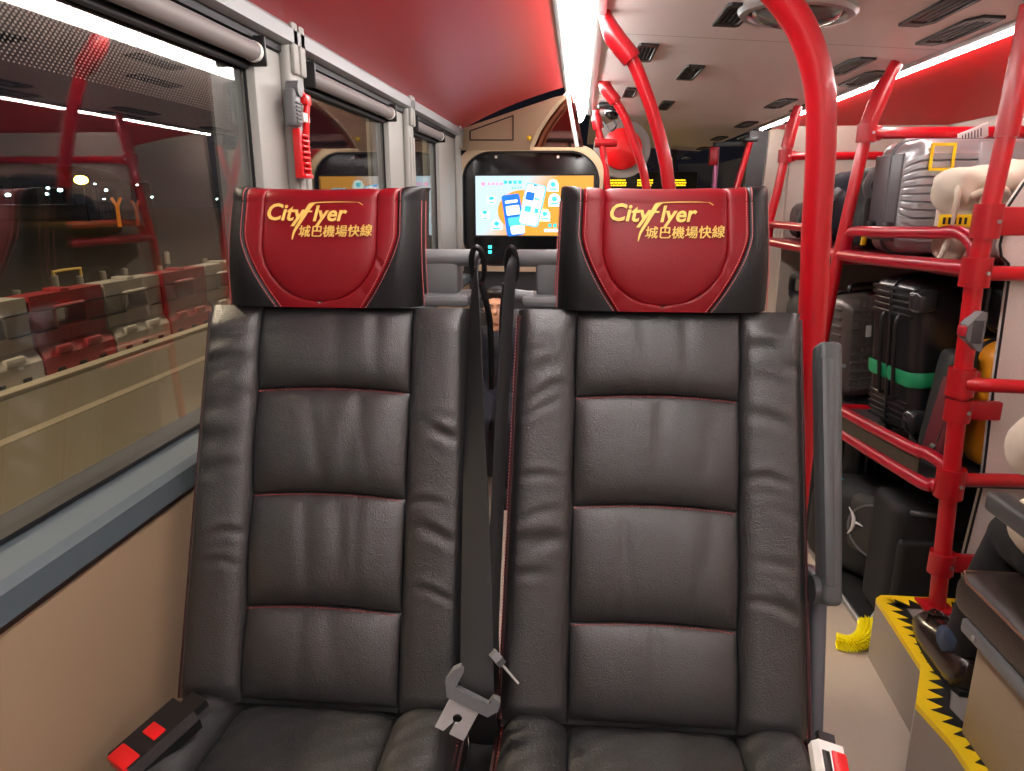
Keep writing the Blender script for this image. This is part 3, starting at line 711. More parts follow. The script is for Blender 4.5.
pj = at_y(600,143,4.45); MB().tube([pj+Vector((-.03,0,0)), pj+Vector((.10,0,0))], [.028,.022], 14).build('clamp', M['poledark'], fp)
# red disc on its grey dish
q = at_y(622,149,4.7); t = thing('convex_mirror', 'round red disc in a grey dish hanging from the ceiling down the aisle', 'mirror', q)
X = Matrix.Translation(q) @ Matrix.Rotation(math.radians(90), 4, 'X')
MB(X).lathe([(.175,.0),(.178,-.012),(.165,-.04),(.10,-.07),(.02,-.08),(.001,-.08)], n=36).build('dish', mat('grey_dish', (120,112,108), .5), t)
MB(X).lathe([(.125,.002),(.122,.014),(.09,.030),(.05,.038),(.001,.041)], n=36).build('disc', M['red'], t)
MB().tube([q+Vector((0,.04,.10)), q+Vector((-.02,.04,1.86-q.z))], .012, 10).build('bracket', M['black'], t)
q = at_y(607,112,4.2); t = thing('ceiling_camera', 'small black camera on the ceiling beside the farthest curved pole', 'camera', q)
zc = ceil_z(q.x)-.002
MB().span((q.x-.05,q.y-.04,zc-.03),(q.x+.05,q.y+.04,zc),.01).build('base', M['black'], t); MB().ball((q.x+.03,q.y,zc-.045), (.045,.045,.045)).build('dome', M['blackglass'], t)
MB().tube(smooth_path([(q.x+.03,q.y,zc-.07),(q.x+.05,q.y-.02,zc-.12),(q.x+.02,q.y-.03,zc-.15),(q.x-.02,q.y,zc-.10)]), .006, 8).build('cable', M['black'], t)

# ------------------------------------------------------------------ display cabinet at the front left
YD = 4.1
t = thing('display_cabinet', 'cream arched partition with a glowing advert screen set in black glass', 'display cabinet', (-.28, YD, 0))
def rrect(x0, z0, x1, z1, r, n=10):
    pts = []
    for (cx_, cz_, a0) in ((x1-r,z1-r,0),(x0+r,z1-r,PI/2),(x0+r,z0+r,PI),(x1-r,z0+r,1.5*PI)):
        for k in range(n+1): a = a0+PI/2*k/n; pts.append((cx_+r*math.cos(a), cz_+r*math.sin(a)))
    return pts
FX0, FX1, FZ1 = -.690, .125, 1.640
outer = rrect(FX0, .955, FX1, FZ1, .15, 14); inner_ = rrect(FX0+.030, .985, FX1-.020, FZ1-.030, .165, 14)
def ring_prism(mb, o, i, y0, y1):
    n = len(o); vs = [(x,y0,z) for x, z in o]+[(x,y0,z) for x, z in i]+[(x,y1,z) for x, z in o]+[(x,y1,z) for x, z in i]; fs = []
    for k in range(n):
        j = (k+1) % n; fs += [(k,j,n+j,n+k),(2*n+k,3*n+k,3*n+j,2*n+j),(k,2*n+k,2*n+j,j),(n+k,n+j,3*n+j,3*n+k)]
    return mb.add(vs, fs)
ring_prism(MB(), outer, inner_, YD-.03, YD+.03).build('frame', M['cream'], t, ang=30)
MB().prism(rrect(FX0+.01, .05, FX1-.01, FZ1-.02, .08), YD+.03, YD+.12).build('casing', M['dgrey'], t, ang=30)
ring_prism(MB(), rrect(FX0+.033, .988, FX1-.023, FZ1-.033, .162, 14), rrect(FX0+.040, .995, FX1-.030, FZ1-.040, .155, 14), YD-.031, YD-.012).build('seal', M['slot'], t, ang=30)
MB().prism(rrect(FX0+.030, .985, FX1-.020, FZ1-.030, .165, 14), YD-.004, YD+.008).build('glass_panel', M['blackglass'], t, ang=30)
for (x, y) in ((496,157),(558,157)):
    p = at_y(x, y, YD-.006); MB().tube([p, p+Vector((0,-.006,0))], .008, 14).build('bolt', M['white'], t)
for y in (247, 252): 
    p = at_y(490, y, YD-.006); MB().span((p.x-.010,YD-.010,p.z-.009),(p.x+.010,YD-.004,p.z+.009),.002).build('indicator_light', M['cyanled'], t)
# screen picture, drawn with flat coloured shapes
s0 = at_y(476.2,235.2,YD-.008); s1 = at_y(594,175.6,YD-.008); SX0, SZ0 = s0.x, s0.z; SWd = .655; SHt = s1.z-s0.z
scr = MB().span((SX0-.008,YD-.012,SZ0-.008),(SX0+SWd+.008,YD-.004,SZ0+SHt+.008)).build('screen', M['black'], t, smooth=False)
def scm():
    m = bpy.data.materials.new('screen_backdrop'); m.use_nodes = True; N = m.node_tree.nodes; L = m.node_tree.links; b = N['Principled BSDF']
    b.inputs['Base Color'].default_value = (0,0,0,1); b.inputs['Roughness'].default_value = .3
    tc = N.new('ShaderNodeTexCoord'); sp = N.new('ShaderNodeSeparateXYZ'); L.new(tc.outputs['Generated'], sp.inputs[0])
    ad = N.new('ShaderNodeMath'); ad.operation = 'MULTIPLY_ADD'; L.new(sp.outputs[2], ad.inputs[0]); ad.inputs[1].default_value = -.42; L.new(sp.outputs[0], ad.inputs[2])
    r = N.new('ShaderNodeValToRGB'); e = r.color_ramp.elements; e[0].position = .02; e[0].color = (*srgb((214,240,252)), 1); e[1].position = .30; e[1].color = (*srgb((255,176,66)), 1)
    L.new(ad.outputs[0], r.inputs[0]); L.new(r.outputs[0], b.inputs['Emission Color']); b.inputs['Emission Strength'].default_value = 1.15
    return m
MB().span((SX0,YD-.0135,SZ0),(SX0+SWd,YD-.0122,SZ0+SHt)).build('picture', scm(), scr, smooth=False)
def sxz(u, v): return (SX0+(u-20)/945*SWd if False else SX0+(u-20)/(1005-20)*.655*.96, SZ0+SHt-(v-50)/550*SHt)
eb = {k: emis('screen_'+k, c, 1.0) for k, c in dict(orange=(250,150,50), blue=(24,110,220), lightblue=(80,200,245), white=(244,250,252), teal=(60,190,205), mint=(214,248,244), pink=(240,150,190)).items()}
def disp(name, col, polys, d):
    for P in polys: disp1(name, col, [P], d)
def disp1(name, col, polys, d):
    mb = MB()
    for P in polys:
        pp_ = [sxz(*p) for p in P]; mb.prism(pp_, YD-.0135-.0008*d, YD-.0133)
    mb.build(name, eb[col], scr, smooth=False)
def ell(u, v, a, b, n=28): return [(u+a*math.cos(2*PI*k/n), v+b*math.sin(2*PI*k/n)) for k in range(n)]
def rr(u, v, w, h, r, ang=0):
    P = rrect(-w/2, -h/2, w/2, h/2, r, 5); c_, s_ = math.cos(ang), math.sin(ang); return [(u+x*c_-y*s_, v+x*s_+y*c_) for x, y in P]
disp('orange_disc', 'orange', [ell(430,370,215,190)], 1)
disp('phone', 'blue', [rr(352,410,160,385,26,-.14)], 2)
disp('phone_card', 'white', [rr(335,285,110,26,8,-.14), rr(350,365,118,86,10,-.14), rr(392,545,125,80,20,-.14)], 3)
disp('phone_card', 'lightblue', [rr(368,468,118,80,8,-.14)], 3)
disp('phone', 'lightblue', [rr(520,318,180,390,28,.20)], 4)
disp('phone_card', 'white', [rr(518,316,160,370,24,.20)], 5)
disp('phone_card', 'blue', [rr(500,235,74,76,6,.20), rr(545,140,36,14,6,.20)], 6)
disp('phone_card', 'teal', [rr(480,352,56,56,6,.20), rr(560,262,46,16,4,.20), rr(556,370,36,46,4,.20)], 6)
def house(u, v, w, h): return [(u-w/2,v+h/2),(u-w/2,v-h*.1),(u-w*.32,v-h*.42),(u,v-h*.5),(u+w*.32,v-h*.42),(u+w/2,v-h*.1),(u+w/2,v+h/2)]
bub = [(698,138,96,110),(712,270,104,120),(628,408,96,120),(205,500,100,90)]
disp('bubble', 'mint', [house(*b) for b in bub]+[rr(880,250,150,180,30),rr(160,270,80,80,20),rr(105,410,80,80,20)], 1)
disp('icon', 'teal', [ell(b[0],b[1]-10,22,22) for b in bub]+[rr(b[0],b[1]+34,62,12,3) for b in bub]+[ell(160,255,24,16),rr(160,295,40,10,3),ell(100,385,22,16),rr(102,440,40,10,3)]+[rr(820+k*36,172,26,22,4) for k in range(4)], 2)
disp('title', 'teal', [rr(283+k*42,108,30,30,5) for k in range(4)]+[rr(345+k*24,160,16,12,2) for k in range(4)]+[rr(675+k*44,505,30,34,6) for k in range(2)], 1)
disp('title', 'pink', [ell(88,124,18,18)]+[rr(140+k*36,122,24,22,4) for k in range(4)]+[rr(765,505,34,34,6)], 1)
disp('caption', 'white', [rr(700,552,150,30,6)], 1)
# cream bulkhead above and behind the cabinet
def on_bulk(x, y, back=0.):
    d = ray(x, y); k = (4.12+back-.79*.70)/(d.y+.79*d.x); return cO+d*k
def plate(px, back, th):
    A_ = [on_bulk(x, y, back) for x, y in px]; n_ = len(A_); mb = MB()
    mb.add([*A_, *[a+Vector((.6*th, .8*th, 0)) for a in A_]], [tuple(range(n_)), tuple(range(2*n_-1, n_-1, -1))]+[(i,i+n_,(i+1) % n_+n_,(i+1) % n_) for i in range(n_)]); return mb, A_
curve = [(565,95),(556,104),(546,117),(537,131),(530,147)]
mb, _ = plate([(455,131)]+[(455+11*i, 131-3.75*i) for i in range(1, 10)]+curve+[(530,150),(455,150)], 0, .03)
bw = struct(mb.build('wall_bulkhead', M['cream'], smooth=False))
pz = [on_bulk(x, y, -.004) for x, y in ((470,140),(513,140),(513,115.5),(470,131))]
ff = MB()
for a, b in zip(pz, pz[1:]+pz[:1]): ff.tube([a, b], .003, 6)
ff.build('panel_joint', M['slot'], bw)
q = on_bulk(558,122,.05); t = thing('curved_mirror', 'dark curved reflective panel between cream bulkhead and strip light', 'mirror', q)
mb, A_ = plate(curve[::-1]+[(565,95),(572,93),(581,147)], .05, .02); mb.build('panel', M['mirror'], t, smooth=False)
MB().tube([on_bulk(x, y, -.006) for x, y in curve[::-1]], .007, 8).build('rim', M['cream'], t)
MB().tube([on_bulk(567,92,-.01), on_bulk(577,147,-.01)], .010, 8).build('white_edge', M['white'], t)
q = on_bulk(529,138,-.015); MB().ball(q, .012, 12).build('yellow_stud', M['yellow'], t)
# LED destination blind seen at the very front
t = thing('destination_sign', 'dark sign box with rows of yellow lights at the far front', 'sign', (.60,6.9,1.5))
MB().span((.20,6.86,1.42),(1.06,6.94,1.60),.01).build('box', M['black'], t)
rnd = random.Random(5)
L_ = MB()
for (x0, x1) in ((.27,.42),(.52,.66),(.76,.96)):
    for r in range(3):
        x = x0
        while x < x1-.01:
            w = rnd.uniform(.008,.03); L_.span((x,6.852,1.475+r*.022),(min(x+w,x1),6.859,1.486+r*.022)); x += w+.006
L_.build('led_row', M['led'], t, smooth=False)
yl = MB(); yl.span((.40,6.80,1.60),(.58,6.84,1.72),.01); yl.span((.75,6.80,1.60),(.82,6.84,1.72),.01); yl.build('yellow_plate', mat('yellow_sign_plate', (200,160,10), .5), t)
# posts near the doorway at the front
t = thing('door_post', 'thin pinkish post under the far end of the line light', 'post', (.89,5.2,0))
pA = at_y(717,147,5.2); MB().tube([(pA.x,5.2,0),(pA.x,5.2,pA.z+.02)], .018, 12).build('tube', mat('pinkish_metal', (190,120,160), .3, .5), t)
MB().box((pA.x-.02,5.2,pA.z-.06), (.06,.05,.12), .01).build('clamp', M['redrail'], t); MB().box((pA.x,5.2,pA.z+.02), (.05,.05,.02), .004).build('ceiling_flange', M['black'], t)
t = thing('door_post', 'slanted red post with black top fixing by the stair casing', 'post', (1.05,4.95,0))
a = at_y(750,142,4.95); b = at_y(737,186,4.95); d = (b-a); e = a+d*(a.z/(-d.z)); MB().tube([e, a], .021, 14).build('tube', M['pole'], t)
MB().box(a+Vector((0,0,.015)), (.09,.06,.03), .006).build('ceiling_flange', M['black'], t)
MB().span((.90,5.16,1.70),(1.22,5.19,1.73),.004).build('cross_bar', M['dgrey'], t)

# ------------------------------------------------------------------ raised platform on the right with hazard edging
edge = [(.905,2.06),(.908,1.985),(.893,1.66),(.818,1.515),(.838,1.395),(.838,-2.5)]
t = thing('step_platform', 'raised grey platform with yellow and black zigzag edging beside the aisle', 'step', (1.3,1.2,0))
poly = [(.925,2.003),(.908,1.985),(.893,1.66),(.818,1.515),(.838,1.395),(.838,-2.5),(1.758,-2.5),(1.758,2.003)]
MB().prism(poly, .0, .194, 'z').build('riser', M['riser'], t, ang=20)
MB().prism([(x+.004 if x < 1.5 else x, y) for x, y in poly], .194, .200, 'z').build('tread', M['tread'], t, ang=20)
# edging: yellow strip with black teeth
line = [Vector((1.30,1.998,0)),Vector((.930,1.998,0)),Vector((.912,1.982,0)),Vector((.897,1.66,0)),Vector((.822,1.515,0)),Vector((.842,1.395,0)),Vector((.842,.6,0))]
def strip_norm(i):
    ns = []
    for k in (i-1, i):
        if 0 <= k < len(line)-1:
            d = (line[k+1]-line[k]).normalized(); ns.append(Vector((-d.y, d.x, 0)))
    n = sum(ns, Vector()); n.normalize(); return n/max(.5, n.dot(ns[0]))
W = .050
nn = [strip_norm(i) for i in range(len(line))]
yb = MB()
for i in range(len(line)-1):
    a, b = line[i], line[i+1]; A, B = a+nn[i]*W, b+nn[i+1]*W
    vs = [(p.x,p.y,z) for z in (.2002,.2015) for p in (a, b, B, A)]; yb.add(vs, [(0,1,2,3),(7,6,5,4),(0,4,5,1),(1,5,6,2),(2,6,7,3),(3,7,4,0)])
lip = MB()
for i in range(len(line)-1):
    a, b = line[i]-nn[i]*.005, line[i+1]-nn[i+1]*.005; A, B = line[i], line[i+1]
    vs = [(p.x,p.y,z) for z in (.186,.2014) for p in (a, b, B, A)]; lip.add(vs, [(0,1,2,3),(7,6,5,4),(0,4,5,1),(1,5,6,2),(2,6,7,3),(3,7,4,0)])
yb.build('hazard_strip', M['yellow'], t, smooth=False, fix=True)
lip.build('edge_lip', M['yellow'], t, smooth=False)
tb = MB()
for i in range(len(line)-1):
    a, b = line[i], line[i+1]; L = (b-a).length; k = max(1, round(L/.042))
    if L < .06: continue
    for j in range(k):
        f0, f1, fm = j/k, (j+1)/k, (j+.45)/k
        n0, n1, nm = [nn[i]*(1-f)+nn[i+1]*f for f in (f0, f1, fm)]
        P = [a+(b-a)*f0+n0*W, a+(b-a)*f1+n1*W, a+(b-a)*fm+nm*W*.30]
        P += [a+(b-a)*f1+n1*W*1.25, a+(b-a)*f0+n0*W*1.25]
        o_ = [P[0], P[2], P[1], P[3], P[4]]
        vs = [(p.x,p.y,z) for z in (.2016,.2024) for p in o_]
        tb.add(vs, [(0,1,2),(0,2,3,4),(7,6,5),(9,8,7,5),(0,5,6,1),(1,6,7,2),(2,7,8,3),(3,8,9,4),(4,9,5,0)])
tb.build('hazard_teeth', M['tapeblack'], t, smooth=False)
# ------------------------------------------------------------------ luggage rack
t = thing('luggage_rack', 'red tubular luggage rack with two shelves full of suitcases', 'luggage rack', (1.2,2.0,0))
def post(path, r, clamps, sleeve=None):
    p = MB().tube(path, r, 20).build('post', M['pole'], t)
    for (c, h, rr_, dx) in clamps:
        k = MB(); k.tube([Vector(c)-Vector((0,0,h/2)), Vector(c)+Vector((0,0,h/2))], rr_, 20)
        if dx: k.span((c[0],c[1]-.010,c[2]-h*.42),(c[0]+dx,c[1]+.012,c[2]+h*.42),.006)
        k.build('clamp', M['poledark'], p)
        MB().tube([(c[0]+.012,c[1]-rr_-.003,c[2]),(c[0]+.012,c[1]-rr_+.004,c[2])], .005, 10).build('screw', M['alu'], p)
    return p
RP = .0225
post([(1.064,1.95,.203),(1.032,1.95,.80),(1.020,1.95,1.17),(1.042,1.95,1.55),(1.050,1.95,1.79)], RP,
     [((1.027,1.95,1.298),.085,.034,.095),((1.020,1.95,1.170),.075,.036,0),((1.028,1.95,.878),.075,.034,.045),((1.032,1.95,.800),.062,.033,.110),((1.043,1.95,.590),.085,.037,0),((1.056,1.95,.345),.065,.034,.095)])
MB().box((1.060,1.95,.2035),(.085,.085,.007),.003).build('foot_plate', M['poledark'], t)
MB().tube([(1.039,1.95,1.50),(1.050,1.95,1.795)], .027, 18).build('sleeve', M['poledark'], t)
post([(.890,2.72,.012),(.915,2.72,.80),(.940,2.72,1.14),(.992,2.72,1.62),(1.05,2.72,1.78),(1.06,2.72,1.80)], .021, [((.988,2.72,1.575),.06,.032,.05)])
MB().tube([(.990,2.72,1.60),(1.025,2.72,1.72),(1.06,2.72,1.80)], [.029,.029,.012], 18).build('sleeve', M['poledark'], t)
post([(.890,3.80,.012),(.940,3.80,1.14),(.985,3.80,1.40),(1.015,3.80,1.63),(1.045,3.80,1.79)], .021, [((1.005,3.80,1.560),.06,.032,.05)])
MB().tube([(1.010,3.80,1.60),(1.03,3.80,1.72),(1.045,3.80,1.795)], [.029,.029,.012], 18).build('sleeve', M['poledark'], t)
def bar(pts, r=.019, m='pole'): MB().tube(smooth_path(pts, 8), r, 18).build('cross_bar', M[m], t)
bar([(.988,2.72,1.575),(1.40,2.72,1.575),(1.755,2.72,1.575)]); bar([(1.005,3.80,1.560),(1.40,3.80,1.560),(1.755,3.80,1.560)])
bar([(1.028,1.93,.878),(1.12,1.915,.878),(1.40,1.905,.876),(1.755,1.90,.876)], .0185)
bar([(1.043,1.97,.590),(1.40,1.99,.590),(1.755,1.99,.590)]); bar([(1.020,1.97,1.165),(1.40,1.985,1.165),(1.755,1.985,1.165)])
bar([(.940,2.74,1.14),(1.755,2.74,1.14)]); bar([(.910,2.74,.57),(1.755,2.74,.57)])
# shelves
for (z0, nm) in ((1.150,'u'),(.560,'l')):
    s_ = MB(); s_.prism([(1.01,1.99),(.95,2.7),(.945,3.78),(1.755,3.78),(1.755,1.99)], z0, z0+.016, 'z'); s_.build('shelf', M['dgrey'] if nm == 'l' else mat('red_shelf', (120,14,26), .4), t)
MB().tube(smooth_path([(1.022,1.95,1.180),(1.002,1.99,1.178),(.99,2.10,1.175),(.945,2.70,1.158),(.940,3.78,1.15)], 8), .020, 18).build('shelf_edge', M['redrail'], t)
MB().tube(smooth_path([(1.018,1.962,1.19),(1.016,1.972,1.235),(1.005,2.03,1.266),(.99,2.14,1.262),(.965,2.45,1.250),(.953,2.60,1.246),(.949,2.66,1.230),(.948,2.68,1.165)], 8), .0175, 18).build('guard_rail', M['redrail'], t)
MB().tube(smooth_path([(.945,2.86,1.15),(.945,2.88,1.215),(.945,2.95,1.235),(.942,3.60,1.235),(.942,3.70,1.22),(.942,3.73,1.15)], 8), .0175, 18).build('guard_rail', M['redrail'], t)
# lower shelf edge: two rails with a brown strip between them
MB().tube(smooth_path([(1.042,1.955,.575),(1.015,1.985,.568),(.99,2.06,.562),(.925,2.7,.552),(.915,3.78,.55)], 8), .0185, 18).build('shelf_edge', M['redrail'], t)
MB().tube(smooth_path([(1.040,1.962,.600),(1.036,1.975,.628),(1.010,2.03,.645),(.988,2.12,.640),(.928,2.7,.625),(.918,3.70,.62),(.918,3.74,.61),(.918,3.76,.56)], 8), .0185, 18).build('guard_rail', M['redrail'], t)
MB().grid(lambda u, v: (.995-.10*(v-2.04)/.66 if v < 2.7 else .930, v, .572+u*.055), [0, 1], [2.04,2.3,2.5,2.7,3.2,3.7]).grid(lambda u, v: (.999-.10*(v-2.04)/.66 if v < 2.7 else .934, v, .572+u*.055), [0, 1], [2.04,2.3,2.5,2.7,3.2,3.7]).build('rubber_strip', M['darkshelf'], t, fix=False)
MB().span((.952,2.07,.0),(1.755,3.8,.014)).build('base_plate', M['matblack'], t, smooth=False)
MB().tube([(.947,2.08,.010),(.930,3.75,.010)], .011, 10).build('base_trim', M['alu'], t)
MB().span((1.03,3.80,.014),(1.755,3.82,1.70)).build('end_panel', M['creamw'], t, smooth=False)
# partition panel in front of the rack
t = thing('partition_panel', 'speckled grey upright panel clamped to the near red post', 'partition', (1.45,2.01,.2))
pp_ = [(1.175,.202),(1.150,.32),(1.166,.56),(1.150,.85),(1.140,1.16),(1.132,1.188),(1.112,1.205),(1.103,1.235),(1.108,1.335),(1.135,1.39),(1.165,1.44),(1.20,1.58),(1.25,1.66),(1.755,1.66),(1.755,.202)]
MB().prism(pp_, 2.012, 2.032).build('board', M['partition'], t, ang=30)
MB().tube([(x-.001,2.012,z) for x, z in pp_[:13]], .0035, 8).build('edge_trim', M['slot'], t)
# bell push on the near post
q = at_y(967,330,1.925)
t = thing('stop_button', 'grey stop button with a red push on the near rack post', 'stop button', q)
b = MB(); b.prism([(-.020,-.018),(.012,-.050),(.022,-.050),(.022,.050),(.006,.050),(-.020,.016)], -.022, .020); b.v = [tuple(Vector(v)+Vector((1.022-.006,1.918,q.z))) for v in b.v]
b.build('housing', M['grey'], t, ang=20)
MB().span((1.022-.034,1.900,q.z-.014),(1.022-.022,1.934,q.z+.012),.003).build('push', M['redrail'], t)
MB().span((1.022-.015,1.893,q.z-.030),(1.022+.010,1.897,q.z+.030),.001).build('face_plate', M['dgrey'], t)

# ------------------------------------------------------------------ luggage
def shell(L, A, B, rc, ribs, amp, rend=.05, n_end=7, two=True):
    """ribbed hard shell, long axis z, section A (x) x B (y); ribs run along z on the +-y faces"""
    per = []
    f = [(A/2-rc, B/2-rc, 0), (-(A/2-rc), B/2-rc, PI/2), (-(A/2-rc), -(B/2-rc), PI), (A/2-rc, -(B/2-rc), 1.5*PI)]
    pts = []
    for i, (cx_, cy_, a0) in enumerate(f):
        for k in range(7): a = a0+PI/2*k/6; pts.append((cx_+rc*math.cos(a), cy_+rc*math.sin(a), math.cos(a), math.sin(a)))
        nx = f[(i+1) % 4]
        if i in (0, 2):
            m = ribs*6
            for k in range(1, m): 
                q = k/m; x = cx_+(nx[0]-cx_)*q; y = cy_+rc*(1 if i == 0 else -1)
                ph = (q*ribs) % 1.0; w = amp*(clamp(math.sin(PI*ph)*2.2)-.35)
                pts.append((x, y+w*(1 if i == 0 else -1), 0, 1 if i == 0 else -1))
        else:
            for k in range(1, 6): q = k/6; pts.append((cx_+rc*(-1 if i == 1 else 1), cy_+(nx[1]-cy_)*q, -1 if i == 1 else 1, 0))
    zs = []
    for k in range(n_end+1): a = PI/2*k/n_end; zs.append((-L/2+rend-rend*math.cos(a), rend*(1-math.sin(a))))
    for q in lin(-L/2+rend, L/2-rend, 6)[1:-1]: zs.append((q, 0))
    for k in range(n_end+1): a = PI/2*k/n_end; zs.append((L/2-rend+rend*math.sin(a), rend*(1-math.cos(a))))
    n = len(pts); vs = []; fs = []
    for z, ins in zs:
        for (x, y, nx, ny) in pts:
            vs.append((x*(1-ins/(A/2)), y*(1-ins/(B/2)), z))
    for j in range(len(zs)-1):
        for i in range(n): fs.append((j*n+i, j*n+(i+1) % n, (j+1)*n+(i+1) % n, (j+1)*n+i))
    fs.append(tuple(range(n-1, -1, -1))); fs.append(tuple((len(zs)-1)*n+i for i in range(n)))
    return vs, fs
def suitcase(label, X, L, A, B, ribs, amp, m, trim, name='suitcase', wheels=True, handle=True, group=None, seam=True, rc=.045):
    base = X @ Vector((0,0,-L/2)); t = thing(name, label, 'suitcase', base, group)
    mb = MB(X); mb.add(*shell(L, A, B, rc, ribs, amp)); o = mb.build('shell', m, t, ang=50)
    if seam:
        ls = MB(X); P = rrect(-A/2-.003, -L/2-.003, A/2+.003, L/2+.003, .055, 6); ls.tube([(x,0,z) for x, z in P], .007, 8, closed=True); ls.build('frame_seam', trim, t)
    if wheels:
        for sx in (-1, 1):
            for sy in (-1, 1):
                w = MB(X); c_ = Vector((sx*(A/2-.05), sy*(B/2-.045), -L/2-.022)); w.tube([c_+Vector((-.013,0,0)), c_+Vector((.013,0,0))], .022, 16); wo_ = w.build('wheel', M['black'], t)
                f2 = MB(X); f2.box(c_+Vector((0,0,.022)), (.036,.040,.030), .008); f2.build('wheel_fork', trim, wo_)
    if handle:
        h = MB(X); h.tube(smooth_path([(-.07,0,L/2-.002),(-.065,0,L/2+.022),(-.04,0,L/2+.030),(.04,0,L/2+.030),(.065,0,L/2+.022),(.07,0,L/2-.002)], 5), .009, 10); h.build('carry_handle', trim, t)
    return t, o
def Mx(c, rx=0, ry=0, rz=0):
    return Matrix.Translation(Vector(c)) @ Matrix.Rotation(math.radians(rz), 4, 'Z') @ Matrix.Rotation(math.radians(ry), 4, 'Y') @ Matrix.Rotation(math.radians(rx), 4, 'X')
# silver case lying on its side on the top shelf; long axis along X
X = Mx((1.358,2.585,1.356)) @ Matrix.Rotation(math.radians(2), 4, 'Z') @ Matrix.Rotation(PI/2, 4, 'Y')
t, o = suitcase('large silver ribbed suitcase with a yellow rectangle on the top shelf', X, .66, .36, .26, 11, .008, M['silver'], mat('grey_suitcase_trim', (92,88,92), .4), rc=.04, wheels=False, handle=False)
pl = MB(X); pl.box((-.075,-.1345,.085), (.19,.012,.43), .004); pl.box((.10,-.1345,.12), (.12,.012,.36), .004); pl.build('smooth_panel', M['silver'], t)
en = MB(X); en.box((0,.02,-.328), (.28,.20,.016), .006); en.build('end_panel', mat('dark_grey_end', (84,80,84), .4), t)
for y_ in (-.06, .07):
    w_ = MB(X); w_.box((.10,y_,-.345), (.05,.04,.03), .01); w_.build('wheel', M['black'], t)
yv = MB(X); ec = X.inverted() @ at_y(941,157,2.444)
for (dx, dz, sx_, sz_) in ((-.037,0,.009,.076),(.037,0,.009,.076),(0,-.0335,.083,.009),(0,.0335,.083,.009)): yv.box((ec.x+dx,-.142,ec.z+dz), (sx_,.004,sz_))
yv.build('yellow_rectangle_emblem', M['yellow'], t, smooth=False)
# cream padded bag in front of it
def blob(parts, vox=.009, sm=8):
    mb = MB()
    for p in parts:
        if p[0] == 'b': mb.box(p[1], p[2], p[3], 3, xf=p[4] if len(p) > 4 else None)
        elif p[0] == 's': mb.ball(p[1], p[2])
        elif p[0] == 't': mb.tube(smooth_path(p[1], 5), p[2], 12)
    return remesh(mb, vox, sm)
t = thing('travel_bag', 'cream padded bag with straps on the top shelf before the silver suitcase', 'bag', (1.15,2.2,1.168)); bag_ = t
b = blob([('b',(1.245,2.155,1.285),(.24,.16,.23),.05),('b',(1.25,2.14,1.400),(.28,.19,.07),.03),('s',(1.135,2.13,1.375),(.05,.085,.055)),('s',(1.30,2.12,1.415),(.09,.08,.045)),('s',(1.19,2.10,1.405),(.06,.06,.04))])
for i_, v_ in enumerate(b.v):
    x, y, z = v_; d_ = .006*math.sin(70*x+30*z)*math.sin(55*z-40*y+2*math.sin(30*x)); b.v[i_] = (x+d_*.4, y+d_*.6, z+d_)
if 1: b.build('body', M['creamcloth'], t)
f_ = blob([('b',(1.275,2.062,1.255),(.20,.05,.12),.02)], .008, 4); f_.build('front_pocket', M['pinkish'], t)
for x in (1.118, 1.185):
    MB().tube(smooth_path([(x,2.075,1.385),(x-.012,2.040,1.355),(x-.018,2.038,1.29),(x-.022,2.045,1.23),(x-.03,2.06,1.175)], 6), .013, 10, sx=1.0, sy=.6).build('strap', M['creamcloth'], t)
MB().tube(smooth_path([(1.15,2.05,1.36),(1.17,2.025,1.375),(1.215,2.025,1.375),(1.235,2.045,1.345),(1.225,2.05,1.31)], 6), .010, 10).build('handle', M['creamcloth'], t)
MB().box((1.105,2.034,1.295), (.085,.006,.034), .002, xf=None).build('yellow_tag', M['yellow'], t)
mk = MB()
for k in range(5): mk.box((1.075+k*.014,2.030,1.295), (.006,.003,.018))
mk.build('tag_print', M['tapeblack'], t, smooth=False)
q = (1.305,2.031,1.30); t = thing('luggage_tag', 'small pale blue tag on the front of the cream bag', 'tag', q)
MB().box(q, (.016,.004,.026), .001).build('tag', mat('pale_blue', (120,180,205), .5), t); MB().tube([(1.305,2.034,1.313),(1.303,2.05,1.33)], .0015, 6).build('string', M['white'], t)
t.location += Vector((-.085,.06,0)); bag_.location += Vector((-.085,.06,0))
# paper tag hanging over the top bar
q = at_y(975,127,2.70); t = thing('paper_label', 'white paper airline label lying on the silver suitcase under the top bar', 'label', q)
MB().box((0,0,0), (.10,.003,.05), .001, xf=Mx((q.x-.02,2.665,1.562), 25, -22, 0)).build('paper', M['paper'], t)
pr = MB(Mx((q.x-.02,2.665,1.562), 25, -22, 0))
for k in range(7): pr.box((-.035+k*.010,-.0022,.0), (.0035,.001,.030))
pr.build('barcode_print', M['dgrey'], t, smooth=False)
# small dark bags further along the top shelf
t = thing('backpack', 'black rucksack on the top shelf squeezed behind the silver suitcase', 'bag', (1.10,2.92,1.17))
blob([('b',(1.13,2.90,1.32),(.20,.20,.30),.06),('s',(1.10,2.80,1.27),(.08,.05,.09))]).build('body', M['blackcloth'], t)
MB().tube(smooth_path([(1.05,2.79,1.44),(1.035,2.76,1.36),(1.035,2.76,1.26),(1.05,2.79,1.19)], 6), .012, 8).build('strap', M['charcoal'], t)
MB().tube([(1.04,2.77,1.19),(1.045,2.765,1.26)], .010, 8).build('yellow_pull', M['yellow'], t)
MB().tube(smooth_path([(1.04,2.765,1.44),(1.02,2.75,1.40),(1.035,2.755,1.36)], 6), .014, 8).build('grey_cord', M['grey'], t)
t = thing('travel_bag', 'navy bag with grey strap on the top shelf left of the big red pole', 'bag', (1.1,3.3,1.17))
